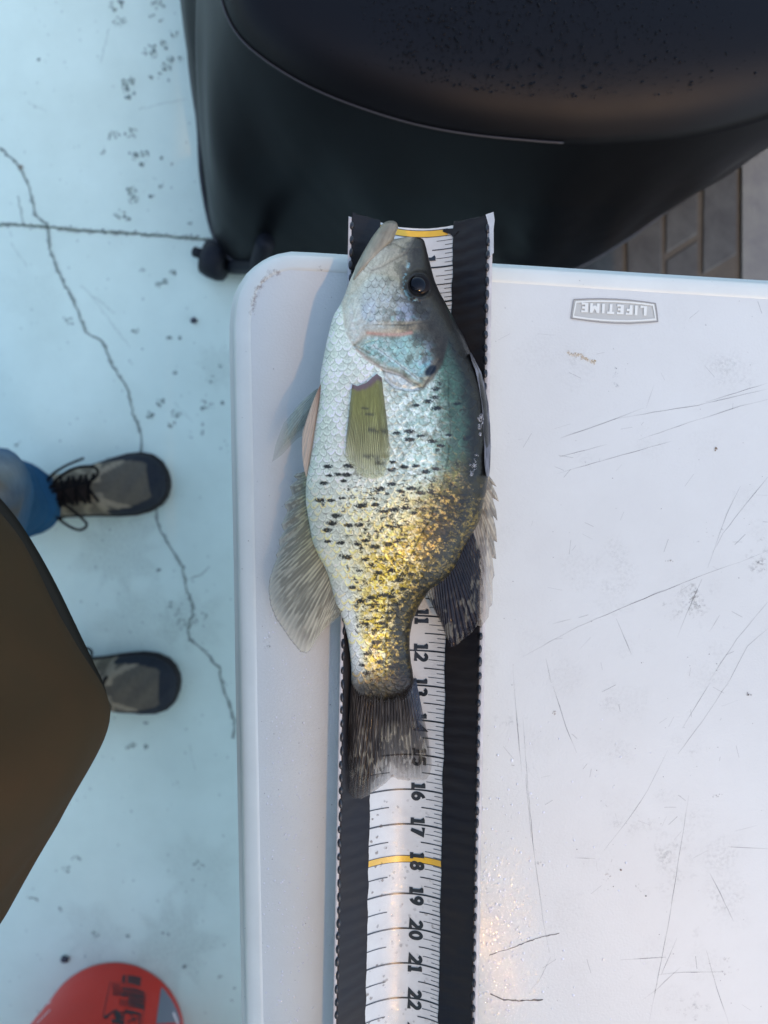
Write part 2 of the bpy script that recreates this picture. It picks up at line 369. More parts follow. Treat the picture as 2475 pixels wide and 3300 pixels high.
# pitting and spalls
mb = MB(); r = random.Random(3); zz = [0.0016]
def blob(x, y, rad, al, col, fn, n=11, sq=1.0):
    zz[0] += 1e-6; a0 = r.uniform(0, 6.28)
    rr = [rad*r.uniform(.55, 1.25) for _ in range(n)]
    vs = [fn(x, y, zz[0])]; als = [al]
    for s, k in ((.72, al), (1.0, 0.0)):
        for i in range(n):
            a = a0+i*6.283/n; vs.append(fn(x+rr[i]*s*math.cos(a), y+rr[i]*s*sq*math.sin(a), zz[0])); als.append(k)
    fs = [(0, 1+i, 1+(i+1) % n) for i in range(n)]+[(1+i, 1+n+i, 1+n+(i+1) % n, 1+(i+1) % n) for i in range(n)]
    return vs, fs, als, [col]*len(vs)
sp = L((98, 108, 100)); sp2 = L((118, 132, 128))
clusters = [(375, 15, 22, 9), (510, 10, 26, 9), (385, 68, 20, 8), (368, 35, 6, 2), (490, 50, 10, 3), (520, 65, 8, 2), (560, 105, 16, 4), (485, 165, 26, 12), (530, 145, 16, 6), (545, 190, 14, 5), (582, 190, 8, 3), (535, 215, 18, 7), (412, 262, 20, 9), (398, 278, 14, 5), (415, 300, 20, 8), (412, 312, 12, 4), (488, 248, 8, 3), (518, 235, 6, 2), (543, 258, 6, 2), (122, 190, 6, 3), (367, 432, 16, 6), (425, 430, 22, 9), (350, 447, 4, 1), (328, 490, 8, 3), (430, 503, 16, 8), (465, 495, 14, 6), (458, 530, 10, 4), (522, 508, 5, 2), (555, 530, 5, 1), (425, 615, 18, 8), (430, 645, 16, 7), (517, 600, 8, 3), (386, 690, 20, 9), (412, 705, 8, 3), (482, 632, 6, 2), (495, 632, 5, 1), (610, 718, 8, 2), (505, 918, 12, 5), (530, 905, 12, 5), (556, 875, 12, 4), (458, 870, 8, 2), (440, 1066, 12, 4), (458, 1126, 5, 1), (422, 1166, 8, 2), (545, 1090, 6, 2), (580, 1090, 5, 2), (565, 1200, 6, 2), (485, 1335, 16, 7), (516, 1297, 15, 7), (565, 1333, 16, 7), (552, 1370, 14, 5), (665, 1305, 22, 8), (718, 1300, 7, 2), (652, 1368, 6, 1), (650, 1393, 8, 2), (615, 1410, 6, 1), (685, 1225, 14, 3), (710, 1180, 10, 2), (52, 1433, 7, 2), (225, 1035, 14, 3), (210, 1030, 8, 2), (514, 1840, 7, 2), (590, 2010, 20, 6), (640, 1985, 30, 6), (560, 1960, 30, 5), (470, 2330, 6, 2), (430, 2400, 9, 3), (415, 2410, 8, 2), (468, 2405, 9, 3), (250, 2770, 18, 4), (210, 2800, 16, 4), (412, 3014, 6, 2), (527, 3009, 5, 1), (544, 3009, 5, 1), (593, 3115, 7, 2), (714, 3147, 8, 2), (755, 3187, 5, 1), (750, 3223, 6, 1), (310, 3010, 14, 3), (640, 2790, 16, 3), (28, 3165, 5, 1), (195, 2930, 5, 1)]
for (x, y, rad, n) in clusters:
    for k in range(n*2):
        a = r.uniform(0, 6.28); q = rad*math.sqrt(r.random())*1.05
        mb.add(*blob(x+q*math.cos(a), y+q*math.sin(a)*.8, r.uniform(2.4, 6.5), r.uniform(.22, .6), sp if r.random() < .7 else sp2, U))
for k in range(420):
    x = r.uniform(0, 800); y = r.uniform(0, 3300)
    mb.add(*blob(x, y, r.uniform(1.5, 5), r.uniform(.12, .4), sp2, U))
for x in range(0, 640, 9):   # crumbled lip of the joint
    mb.add(*blob(x+r.uniform(-4, 4), 722+x*.068+r.uniform(-7, 8), r.uniform(2, 6), r.uniform(.3, .7), sp, U))
o = mb.build('pit', M['crack'], slabA); tag(o, kind='stuff')
# broad faint stains
mb = MB()
for (x, y, rad, al) in ((380, 1780, 150, .22), (450, 2020, 170, .16), (620, 2000, 120, .16), (560, 3050, 160, .22), (300, 3000, 120, .15), (700, 1180, 80, .14), (640, 2800, 150, .12), (90, 950, 120, .08)):
    mb.add(*blob(x, y, rad, al, L((105, 105, 95)), U, 26))
o = mb.build('stain', M['stain'], slabA); tag(o, kind='stuff')

# ------------------------------------------------------------------ folding table
tab = empty('folding_table', (0.27, -.70, 0)); tag(tab, 'white plastic folding table with rounded corner, scratched top under the fish', 'table')
tab_inv = Vector((0.27, -.70, 0))
def reparent(o, p):
    o.parent = p; o.location = Vector(o.location)-p.location if False else o.location
    o.matrix_parent_inverse = Matrix.Translation(-Vector(p.location)); return o
zt = TZ
rimS = [(793, 3300), (783, 2800), (774, 2300), (766, 1800), (757, 1350), (752, 1100), (752, 1040), (757, 985), (766, 945), (780, 915), (803, 880), (825, 860), (849, 843), (872, 831), (895, 823), (933, 816), (1000, 819), (1115, 826), (1400, 843), (1700, 861.5), (2100, 887), (2475, 910)]
rim = [U(x, y, zt-.004)[:2] for x, y in rimS]
dx = rim[-1][0]-rim[-2][0]; dy = rim[-1][1]-rim[-2][1]
x_r = .655; y_r = rim[-1][1]+dy/dx*(x_r-rim[-1][0])
cr = .033
rim += [(x_r-cr, y_r+.002)]+[(x_r-cr+cr*math.sin(a), y_r-cr+.001+cr*math.cos(a)) for a in [math.radians(t) for t in (15, 30, 45, 60, 75, 90)]]
yb = -1.62
rim += [(x_r+.03, yb+cr)]+[(x_r+.03-cr+cr*math.cos(a), yb+cr-cr*math.sin(a)) for a in [math.radians(t) for t in (15, 30, 45, 60, 75, 90)]]
xl = -.075
rim += [(xl+cr-cr*math.sin(a), yb+cr-cr*math.cos(a)) for a in [math.radians(t) for t in (0, 15, 30, 45, 60, 75, 90)]]
R2 = np.array(rim)
def offs(P, d):
    A = P-np.roll(P, 1, 0); B = np.roll(P, -1, 0)-P
    A /= np.linalg.norm(A, axis=1, keepdims=True); B /= np.linalg.norm(B, axis=1, keepdims=True)
    T = A+B; T /= np.linalg.norm(T, axis=1, keepdims=True); Nn = np.stack([-T[:, 1], T[:, 0]], 1)
    return P+Nn*d
prof = [(-.0135, -.0006), (-.0125, -.0001), (-.011, 0), (-.007, -.0002), (-.0035, -.0010), (-.0012, -.0026), (0, -.005), (.0008, -.009), (.0014, -.012), (.0045, -.0135), (.0056, -.016), (.0058, -.034), (.003, -.036), (.003, -.02)]
Pg = np.array([[(*p, zt+dz) for p in offs(R2, d)] for d, dz in prof])
reparent(grid_obj('rim', Pg, M['rim'], None, wrap=True), tab)
inner = offs(R2, -.0135)
mb = MB(); mb.add([(x, y, zt-.0006) for x, y in inner], [tuple(range(len(inner)))])
top = reparent(mb.build('tabletop', M['table']), tab)
mb = MB(); mb.add([(x, y, zt-.02) for x, y in offs(R2, .002)], [tuple(range(len(inner)))[::-1]])
reparent(mb.build('underside', M['rim']), tab)
def tube_mb(mb, pts, rad, n=8):
    P = [Vector(p) for p in pts]; rings = []
    for i, p in enumerate(P):
        t = (P[min(i+1, len(P)-1)]-P[max(i-1, 0)]).normalized(); q = t.to_track_quat('Z', 'Y')
        rr = rad[i] if hasattr(rad, '__len__') else rad
        rings.append([p+q @ Vector((rr*math.cos(6.2832*k/n), rr*math.sin(6.2832*k/n), 0)) for k in range(n)])
    vs = [tuple(v) for rg in rings for v in rg]; fs = []
    for i in range(len(P)-1):
        for k in range(n): fs.append((i*n+k, i*n+(k+1) % n, (i+1)*n+(k+1) % n, (i+1)*n+k))
    fs.append(tuple(range(n))[::-1]); fs.append(tuple((len(P)-1)*n+k for k in range(n)))
    mb.add(vs, fs)
for yy in (-.12, -1.32):
    mb = MB(); tube_mb(mb, [(.02, yy, zt-.03), (.0, yy, .04), (.0, yy, .012), (.03, yy, .012), (.52, yy, .012), (.55, yy, .012), (.55, yy, .04), (.53, yy, zt-.03)], .0127)
    reparent(mb.build('leg', M['steel'], smooth=True), tab)
# scratches
SX = lambda pts, ox, oy, s: [(ox+x/s, oy+y/s) for x, y in pts]
sc3 = [[(455, 560), (620, 505), (770, 450), (940, 385)], [(770, 450), (1000, 410), (1250, 370), (1659, 275)], [(910, 570), (1200, 470), (1500, 375), (1659, 335)], [(440, 765), (700, 690), (1100, 577)], [(455, 668), (730, 595)], [(245, 1820), (400, 1735), (560, 1650), (900, 1505), (1280, 1350), (1500, 1275), (1659, 1210)], [(1500, 835), (1420, 1000), (1380, 1110), (1310, 1310)], [(1659, 785), (1540, 930), (1400, 1110), (1340, 1220)], [(1280, 1370), (1190, 1570), (1135, 1710)], [(1659, 1505), (1480, 1720), (1320, 1960)], [(1659, 1660), (1540, 1760), (1430, 1973)], [(415, 1632), (520, 1605)], [(570, 1780), (635, 1710)], [(375, 1830), (405, 1973)], [(185, 1870), (190, 1973)], [(750, 1215), (785, 1225)], [(1455, 1160), (1510, 1160)], [(1380, 1580), (1320, 1680)], [(780, 750), (815, 712)], [(1000, 250), (955, 385)], [(1300, 350), (1659, 240)], [(1340, 1300), (1370, 1320)], [(870, 1520), (1060, 1435)], [(780, 1600), (870, 1810)]]
sc4 = [[(265, 0), (290, 300), (310, 500)], [(315, 190), (340, 550), (375, 920), (430, 1330), (460, 1480)], [(1440, 0), (1300, 210), (1165, 390)], [(1110, 370), (1000, 590), (900, 740), (760, 920)], [(1225, 620), (1180, 900), (1110, 1340), (1050, 1640), (1005, 1872)], [(1340, 1045), (1400, 1160), (1470, 1310)], [(1320, 1465), (1380, 1680), (1445, 1872)], [(1660, 912), (1445, 900)], [(1250, 960), (1330, 920)], [(1475, 815), (1600, 782)], [(470, 1500), (400, 1640), (360, 1680)], [(850, 1520), (1100, 1505)], [(1060, 1600), (1200, 1588), (1415, 1585)], [(970, 1740), (1050, 1680), (1180, 1560)], [(880, 1645), (912, 1612)], [(480, 20), (550, 240), (610, 385)], [(1405, 130), (1495, 95)], [(945, 755), (1015, 782)], [(1075, 1600), (1160, 1400)], [(920, 715), (950, 730)], [(1320, 350), (1325, 380)], [(600, 960), (710, 965)], [(330, 500), (360, 850)], [(1340, 0), (1190, 250)], [(820, 715), (840, 780)]]
mb = MB(); tf = lambda z: (lambda x, y: U(x, y, z)); kz = 0
for lst, ox, oy, s in ((sc3, 1550, 1100, 1.7935), (sc4, 1500, 2200, 1.7015)):
    for i, p in enumerate(lst):
        q = jag(SX(p, ox, oy, s), 30, .8, i); n = len(q); kz += 1
        al = [min(1, 2.6*min(k, n-1-k)/max(1, n-1)+.25)*random.uniform(.16, .46) for k in range(n)]
        ribbon(mb, q, [random.uniform(1.5, 2.9) for _ in q], tf(zt-.0005+kz*2e-6), al, L((95, 95, 98)))
for p, wd, al in (([(515, 1372), (400, 1400), (250, 1455), (130, 1495)], 3.0, .8), ([(135, 1705), (175, 1722), (210, 1740), (310, 1745), (425, 1738)], 5.0, .85)):
    q = jag(SX(p, 1500, 2200, 1.7015), 9, 1.4, 5); kz += 1
    ribbon(mb, q, [wd*random.uniform(.4, 1.2) for _ in q], tf(zt-.0005+kz*2e-6), al, L((70, 68, 66)))
for i in range(70):   # short random scuffs
    x = random.uniform(1580, 2475); y = random.uniform(1000, 3300); a = random.choice([.3, .9, 1.4, 2.3])+random.uniform(-.5, .5); l = random.uniform(8, 55); kz += 1
    ribbon(mb, [(x, y), (x+l*math.cos(a), y-l*math.sin(a))], random.uniform(1.0, 2.0), tf(zt-.0005+kz*2e-6), random.uniform(.1, .35), L((100, 100, 102)))
o = reparent(mb.build('scratch', M['decal']), tab); tag(o, kind='stuff')
# smudges and specks
mb = MB(); r = random.Random(9); zz[0] = zt-.0003
W3 = lambda x, y: (1550+x/1.7935, 1100+y/1.7935); W4 = lambda x, y: (1500+x/1.7015, 2200+y/1.7015)
mbn = MB()
def smear(x, y, rx, ry, n, al, col, s=(3, 12)):
    mb = mbn if n >= 10 else globals()['mb']; al = al*(1.1 if n >= 10 else 1)
    for k in range(n):
        mb.add(*blob(x+r.gauss(0, rx), y+r.gauss(0, ry), r.uniform(*s), al*r.uniform(.4, 1), col, U))
dirt = L((105, 98, 88)); tan = L((188, 168, 130))
smear(*W3(1240, 1500), 20, 30, 60, .13, dirt, (3, 14)); smear(*W3(1160, 1530), 40, 30, 40, .07, dirt, (6, 16))
smear(*W3(1600, 1285), 20, 30, 50, .12, dirt, (3, 13)); smear(*W3(1300, 1130), 20, 30, 16, .3, dirt, (1.5, 4))
for t in range(16): smear(*W3(500+t*10.5, 62+t*3.6), 3, 3, 2, .45, tan, (3, 7))
smear(*W3(778, 185), 4, 11, 12, .35, L((140, 148, 155)), (2, 6)); smear(*W3(786, 255), 3, 6, 5, .2, L((140, 148, 155)), (2, 5))
smear(*W3(1357, 620), 2, 3, 7, .9, L((115, 90, 55)), (2, 4)); smear(*W3(660, 115), 2, 2, 4, .7, L((160, 140, 90)), (2, 4))
smear(*W3(1095, 1265), 7, 4, 5, .3, L((170, 150, 130)), (2, 5)); smear(*W4(1550, 65), 7, 4, 7, .5, dirt, (2, 4))
smear(*W4(1375, 625), 8, 5, 7, .55, dirt, (1.5, 3)); smear(*W4(780, 1050), 8, 14, 12, .3, L((160, 130, 110)), (2, 4))
smear(*W4(853, 1028), 1, 1, 2, .9, L((110, 70, 50)), (3, 4)); smear(*W4(990, 1170), 1, 1, 2, .95, L((50, 50, 50)), (2.5, 3.2)); smear(*W4(812, 1121), 1, 1, 2, .95, L((50, 50, 50)), (2, 2.6))
smear(*W4(1110, 950), 40, 90, 22, .07, dirt, (14, 34)); smear(*W4(1000, 820), 70, 20, 10, .06, dirt, (14, 30))
smear(*W4(1430, 1570), 14, 14, 12, .25, L((170, 140, 120)), (2, 6)); smear(*W4(1200, 1790), 45, 25, 18, .12, dirt, (4, 16)); smear(*W4(1380, 1200), 40, 30, 14, .1, dirt, (4, 14))
smear(1035, 866, 6, 5, 10, .5, L((120, 115, 95)), (2, 5)); smear(*W4(940, 1130), 10, 5, 6, .3, dirt, (2, 6)); smear(*W4(415, 990), 10, 8, 6, .2, dirt, (2, 6))
smear(*W4(485, 170), 3, 5, 6, .4, L((150, 130, 110)), (2, 5)); smear(*W4(240, 210), 22, 14, 12, .12, L((120, 120, 125)), (4, 12)); smear(860, 2080, 8, 14, 10, .25, L((150, 150, 140)), (3, 8))
for k in range(18):   # brown line where the moulded rim starts
    a = k/17; x = 812+(1-math.cos(a*1.5))*95; y = 1010-math.sin(a*1.5)*135
    smear(x, y, 4, 6, 4, .16, L((165, 135, 115)), (3, 9))
for k in range(300):
    x = r.uniform(780, 2475); y = r.uniform(900, 3300)
    mb.add(*blob(x, y, r.uniform(1.0, 2.6), r.uniform(.15, .6), dirt, U, 7))
for k in range(60):
    x = r.uniform(1560, 2475); y = r.uniform(1000, 3300)
    mbn.add(*blob(x, y, r.uniform(20, 90), r.uniform(.02, .05), dirt, U, 17))
o = reparent(mb.build('smudge', M['decal']), tab); tag(o, kind='stuff')
o = reparent(mbn.build('grime', M['stain']), tab); tag(o, kind='stuff')
# droplets of water that glint on the plastic
mb = MB(); r = random.Random(21)
def dome(mb, c, rad, h, n=7):
    vs = [(c[0], c[1], c[2]+h)]
    for s, hh in ((.55, .82), (.9, .4), (1, 0)):
        vs += [(c[0]+rad*s*math.cos(6.283*i/n), c[1]+rad*s*math.sin(6.283*i/n), c[2]+h*hh) for i in range(n)]
    fs = [(0, 1+i, 1+(i+1) % n) for i in range(n)]
    for k in (1, 1+n): fs += [(k+i, k+n+i, k+n+(i+1) % n, k+(i+1) % n) for i in range(n)]
    mb.add(vs, fs)
M['bead'] = mat('clear_water_bead', (.60, .61, .62), .05, coat=.5, coatr=.03)
for k in range(520):
    q = r.random()
    if q < .45: x = r.uniform(850, 1010); y = r.uniform(1950, 3300)
    elif q < .9: x = 1545+abs(r.gauss(0, 90)); y = r.gauss(2980, 230)
    else: x = r.uniform(1560, 2100); y = r.uniform(2300, 3300)
    if y > 3320 or y < 1900: continue
    dome(mb, U(x, y, zt-.0006), r.uniform(.0004, .0010), r.uniform(.0002, .0005))
o = reparent(mb.build('water_bead', M['bead'], smooth=True), tab); tag(o, kind='stuff')
mf = bpy.data.materials.new('glint_film'); mf.use_nodes = True; N = mf.node_tree.nodes; K = mf.node_tree.links; N.clear()
out = N.new('ShaderNodeOutputMaterial'); tr = N.new('ShaderNodeBsdfTransparent'); gl = N.new('ShaderNodeBsdfGlossy'); gl.inputs['Roughness'].default_value = .035
ms = N.new('ShaderNodeMixShader'); a = N.new('ShaderNodeAttribute'); a.attribute_name = 'al'; mu = N.new('ShaderNodeMath'); mu.operation = 'MULTIPLY'; mu.inputs[1].default_value = .08
tc = N.new('ShaderNodeTexCoord'); nz = N.new('ShaderNodeTexNoise'); nz.inputs['Scale'].default_value = 520; nz.inputs['Detail'].default_value = 1.5
bp = N.new('ShaderNodeBump'); bp.inputs['Strength'].default_value = 1; bp.inputs['Distance'].default_value = .00042
K.new(tc.outputs['Object'], nz.inputs['Vector']); K.new(nz.outputs['Fac'], bp.inputs['Height']); K.new(bp.outputs[0], gl.inputs['Normal'])
K.new(a.outputs['Fac'], mu.inputs[0]); K.new(mu.outputs[0], ms.inputs[0]); K.new(tr.outputs[0], ms.inputs[1]); K.new(gl.outputs[0], ms.inputs[2]); K.new(ms.outputs[0], out.inputs[0])
def film(x0, x1, y0, y1, fn):  # glossy patch added so the sun sparkles beside the board
    gx, gy = np.meshgrid(np.linspace(x0, x1, 40), np.linspace(y0, y1, 80)); P_ = UA(gx, gy, zt+.00015+0*gx)
    return reparent(grid_obj('glint_film', P_, mf, None, al=fn(gx, gy)), tab)
film(1500, 1800, 2450, 3400, lambda x, y: sst(1790, 1560, x)**1.5*sst(2600, 3020, y))
film(820, 1090, 1900, 3400, lambda x, y: sst(820, 880, x)*sst(1900, 2200, y)*.7)
# moulded badge
bs = lambda x, y: (1800+x/4.366, 930+y/4.366)
badge = [bs(*p) for p in [(215, 155), (400, 145), (600, 142), (800, 148), (1000, 162), (1200, 185), (1365, 210), (1385, 330), (1400, 462), (1200, 480), (1000, 490), (800, 487), (600, 474), (380, 448), (175, 415), (195, 280)]]
mb = MB(); mb.add([U(x, y, zt-.0004) for x, y in badge], [tuple(range(len(badge)))[::-1]])
bd = reparent(mb.build('badge', M['logo']), tab)
mb = MB(); ribbon(mb, badge, 3.4, tf(zt-.0001), closed=True)
o = mb.build('badge_border', mat('badge_dark', (.24, .24, .22), .7), bd); 
cxb, cyb = 1980, 1002; q = [(cxb+(x-cxb)*.945, cyb+(y-cyb)*.80) for x, y in badge]
mb = MB(); ribbon(mb, q, 5.2, tf(zt+.0001), closed=True); mb.build('badge_frame', M['logo_hi'], bd)
mb = MB(); x0, y0 = bs(1240, 395); x1, y1 = bs(325, 345)
ang = math.atan2(y1-y0, x1-x0); Wt = sum(G[c][0] for c in 'LIFETIME')+.24*7; hgt = 31.0; sc = math.dist((x0, y0), (x1, y1))/Wt/hgt
# text reads upside down: right-to-left in the picture
ux, uy = math.cos(ang), math.sin(ang); vx, vy = -uy, ux
adv = 0
by0 = y0-34
for c in 'LIFETIME':
    def fn(x, y, dz): 
        return U(x0+ux*x*sc+(-vx)*y, by0+uy*x*sc+(-vy)*y+0, zt+.0002+dz)
    glyph(mb, c, fn, 7.4, adv, 0, hgt); adv += (G[c][0]+.24)*hgt
mb.build('badge_lettering', M['logo_hi'], bd)

# ------------------------------------------------------------------ measuring board
bt = np.array(U(1350, 753, .742)); bb = np.array(U(1301, 3300, .742))
dl = (bb-bt)/np.linalg.norm(bb-bt); dr = np.array([-dl[1], dl[0], 0.0])  # +w to the picture's right
if dr[0] < 0: dr = -dr
KW = 12.0
def bz(w_):
    a = np.abs(w_); return TZ+.0022+KW*np.minimum(a, .026)**2+.60*np.maximum(a-.026, 0)
def PB(w_, l_, dz=0.0):
    return (bt[0]+dl[0]*l_+dr[0]*w_, bt[1]+dl[1]*l_+dr[1]*w_, float(bz(w_))+dz)
def PBA(w_, l_, dz):
    z = bz(w_)+dz
    return np.stack([bt[0]+dl[0]*l_+dr[0]*w_, bt[1]+dl[1]*l_+dr[1]*w_, z], -1)
brd = empty('measuring_board', tuple(bt)); tag(brd, 'curved white fish measuring board edged with black tape, ruler numbers to 22', 'measuring board')
LEN = .90
def strip(name, m, w0, w1, dz, l0=-.0035, l1=LEN, nl=700, nw=24, thick=None, j0=0.0, j1=0.0, jl=0.0, rib=0.0):
    l = np.linspace(0, 1, nl)[:, None]; s = np.linspace(0, 1, nw)[None, :]
    e0 = w0+j0*(fbm(l*90, l*0+3.1, 1)-.5)*2; e1 = w1+j1*(fbm(l*90, l*0+7.7, 2)-.5)*2
    W = e0+(e1-e0)*s; lt = l0+jl*(fbm(s*9, s*0+1.3, 5)-.5)
    Lm = lt+(l1-lt)*l+0*s; W = W+0*Lm
    P = PBA(W, Lm, dz+.00025*(fbm(W*160, Lm*60, 4)-.5))
    if rib: P[..., 2] += rib*np.sin(Lm*690+90*W+6*fbm(W*60, Lm*25, 8))*(.3+.7*fbm(W*30, Lm*12, 9))
    if thick:
        P = np.concatenate([P, PBA(W, Lm, dz-thick)[:, ::-1]], 1)
        o = grid_obj(name, P, m, None, wrap=True, cap=True)
    else: o = grid_obj(name, P, m)
    return reparent(o, brd)
strip('board_sheet', M['coro'], -.0502, .0505, 0, thick=.0018, nw=40, l0=-.0022)
strip('ruler', M['ruler'], -.0315, .0275, .0003, nw=40, l0=-.0034, jl=.001)
strip('tape', M['tape'], -.0478, -.0277, .0009, nw=26, j0=.0002, j1=.0007, jl=.002, l0=-.0048, thick=.0004, rib=.00015, nl=1400)
strip('tape', M['tape'], .0243, .0470, .0009, nw=26, j0=.0009, j1=.0002, jl=.003, l0=-.0052, thick=.0004, rib=.00028, nl=1400)
# ragged white lip on the top right corner, tape tab over the top edge
mb = MB(); mb.add([PB(.0455, -.006, .0012), PB(.0505, -.0065, .0014), PB(.0513, -.001, .0014), PB(.0508, .006, .0013), PB(.0512, .022, .0013), PB(.0488, .024, .0012), PB(.0480, .004, .0012)], [(6, 5, 4, 3, 2, 1, 0)])
reparent(mb.build('torn_edge', M['coro']), brd)
mb = MB(); ribbon(mb, [(.017, -.0005), (.0205, .0004), (.0238, .0012), (.026, .0035)], [.0014, .0034, .0042, .0055], lambda a, b: PB(a, b, .0016)); reparent(mb.build('tape_tab', M['tape']), brd)
# print
IN = .02530
def fnb(dz): return lambda a, b: PB(a, b, dz)
def hline(mb, w0, w1, l_, wd, dz):
    n = max(2, int(abs(w1-w0)/.0015)); ribbon(mb, [(w0+(w1-w0)*i/n, l_) for i in range(n+1)], wd, fnb(dz))
mbi = MB(); mbh = MB(); mbe = MB()
for k in range(0, 34*8):
    l_ = k/8*IN
    if l_ > LEN: break
    if k % 8 == 0:
        if k//8 in (0, 18, 36): continue
        hline(mbi, -.031, .027, l_, .00118, .00052)
    elif k % 8 == 4:
        hline(mbh, -.031, -.0138, l_, .00076, .00052); hline(mbh, .0098, .027, l_, .00076, .00052)
    elif k % 2 == 0: hline(mbe, .0128, .027, l_, .00042, .00052)
    else: hline(mbe, .0188, .027, l_, .00042, .00052)
for m_, nm in ((mbi, 'inch_line'), (mbh, 'half_inch_mark'), (mbe, 'eighth_inch_mark')):
    o = reparent(m_.build(nm, M['ink']), brd); tag(o, kind='stuff')
for l_, a, b in ((.0006, -.031, .0205), (18*IN, -.031, .027)):
    mb = MB(); hline(mb, a, b, l_, .0044, .00050); yb_ = reparent(mb.build('yellow_band', M['yellow']), brd)
    mb = MB(); hline(mb, a, b, l_-.0024, .0005, .00054); hline(mb, a, b, l_+.0024, .0005, .00054); o = mb.build('band_outline', M['ink'], yb_); o.matrix_parent_inverse = yb_.matrix_basis.inverted()
# numbers, tops towards +w, reading along the board
hN = .0098
for n in range(1, 34):
    s = str(n); mb = MB()
    def place(ch, l0, mb=mb):
        # glyph x -> l, glyph y -> w
        fn = lambda x, y, dz: PB(.0026+y, l0+x, .00058+dz)
        glyph(mb, ch, fn, .0025, 0, 0, hN)
    if len(s) == 1: place(s, n*IN-.0086)
    else:
        wa = G[s[0]][0]*hN; place(s[0], n*IN-.0006-wa+.0004)
        place(s[1], n*IN+.0014)
    reparent(mb.build('number', M['ink']), brd)
# fluted cut edges: black rounded bumps along both rims
mbf = MB()
def bump_mesh():
    vs = []; fs = []; n = 8; m = 5
    for i in range(m+1):
        a = math.pi*i/m
        for k in range(n):
            b = 6.283*k/n; vs.append((math.sin(a)*math.cos(b)*.0014, -math.cos(a)*.0031, math.sin(a)*math.sin(b)*.0016))
    for i in range(m):
        for k in range(n): fs.append((i*n+k, i*n+(k+1) % n, (i+1)*n+(k+1) % n, (i+1)*n+k))
    mbf.add(vs, fs); return mbf.build('flute', M['flute'], None, smooth=True)
fl0 = bump_mesh(); first = True; ang = math.atan2(dl[1], dl[0])+math.pi/2
for side in (-1, 1):
    l_ = .004
    while l_ < .72:
        o = fl0 if first else link(fl0.copy()); first = False
        jw_ = random.uniform(-.0003, .0003)
        p = PB(side*(.0480 if side < 0 else .0474)+jw_, l_, .0006); o.location = p; o.rotation_euler = (random.uniform(-.2, .2), side*-.9, ang)
        o.scale = (random.uniform(.85, 1.25), random.uniform(.8, 1.15), random.uniform(.8, 1.2)); reparent(o, brd)
        l_ += random.uniform(.0086, .0099)
lg, wg = np.meshgrid(np.linspace(.38, .72, 160), np.linspace(-.026, .004, 20), indexing='ij')
o = reparent(grid_obj('glint_film', PBA(wg, lg, .0008), mf, None, al=sst(-.026, -.020, wg)*sst(.004, -.006, wg)*sst(.38, .5, lg)*.3), brd)  # same added gloss, for glints along the ruler
# wet smears / dirt on ruler
mb = MB(); r = random.Random(4)
def rb(x, y, z):
    return (*PB(x, y, 0)[:2], PB(x, y, 0)[2]+z)
zz[0] = .0006
for k in range(240):
    x = r.uniform(-.027, .022); y = r.uniform(.38, .70); d = abs(x+.026)
    mb.add(*blob(x, y, r.uniform(.0004, .0016), r.uniform(.1, .4)*(1.3 if x < -.012 else .6), L((110, 98, 82)), rb, 8))
o = reparent(mb.build('dirt_speck', M['decal']), brd); tag(o, kind='stuff')
# ------------------------------------------------------------------ fish
fish = empty('crappie', U(1300, 1500, TZ+.02)); tag(fish, 'spotted silver crappie, gold glow painted on its rear, with open mouth lying along the measuring board', 'fish')
def AT(o): return reparent(o, fish)
Lf = [(764, 1308), (768, 1284), (774, 1256), (782, 1232), (795, 1205), (814, 1180), (861, 1147), (904, 1127), (948, 1112), (980, 1098), (1013, 1077), (1042, 1067), (1096, 1054), (1150, 1043), (1204, 1033), (1260, 1030), (1305, 1026), (1381, 1015), (1440, 1007), (1495, 997), (1537, 989), (1577, 985), (1622, 986), (1672, 994), (1745, 1007), (1793, 1027), (1829, 1047), (1865, 1062), (1913, 1074), (1950, 1084), (1976, 1098), (2010, 1110), (2058, 1121), (2106, 1128), (2150, 1132), (2198, 1132), (2234, 1138), (2262, 1170), (2280, 1215)]
Rt = [(764, 1346), (769, 1362), (776, 1367), (792, 1372), (825, 1380), (868, 1391), (904, 1401), (940, 1416), (980, 1438), (1020, 1459), (1049, 1474), (1085, 1495), (1136, 1516), (1168, 1534), (1204, 1550), (1259, 1563), (1296, 1570), (1369, 1576), (1441, 1577), (1538, 1574), (1586, 1566), (1622, 1557), (1664, 1550), (1689, 1541), (1727, 1517), (1780, 1487), (1819, 1470), (1855, 1447), (1886, 1415), (1918, 1374), (1939, 1359), (1963, 1346), (2000, 1330), (2048, 1321), (2084, 1320), (2132, 1324), (2164, 1330), (2198, 1334), (2234, 1326), (2262, 1295), (2280, 1255)]
Th = [(764, .0035), (775, .006), (800, .0095), (860, .0145), (950, .020), (1050, .0245), (1200, .0285), (1400, .029), (1600, .0265), (1750, .0225), (1900, .0165), (2000, .0125), (2150, .0085), (2230, .006), (2262, .0035), (2280, .002)]
NR, NT, NBt = 980, 440, 36
ys = np.concatenate([np.linspace(764, 800, 60, endpoint=False), np.linspace(800, 2280, NR-60)])
ip = lambda tb: np.interp(ys, [a for a, b in tb], [b for a, b in tb])
sm = lambda a, k=9: np.convolve(np.pad(a, k//2, 'edge'), np.ones(k)/k, 'valid')
xl_, xr_, th_ = sm(ip(Lf)), sm(ip(Rt)), sm(ip(Th), 25)
at_ = np.concatenate([np.linspace(-math.pi/2, math.pi/2, NT), np.linspace(math.pi/2, 3*math.pi/2, NBt+2)[1:-1]])
Y = ys[:, None]+0*at_[None, :]
X = ((xl_+xr_)/2)[:, None]+((xr_-xl_)/2)[:, None]*np.sin(at_)[None, :]
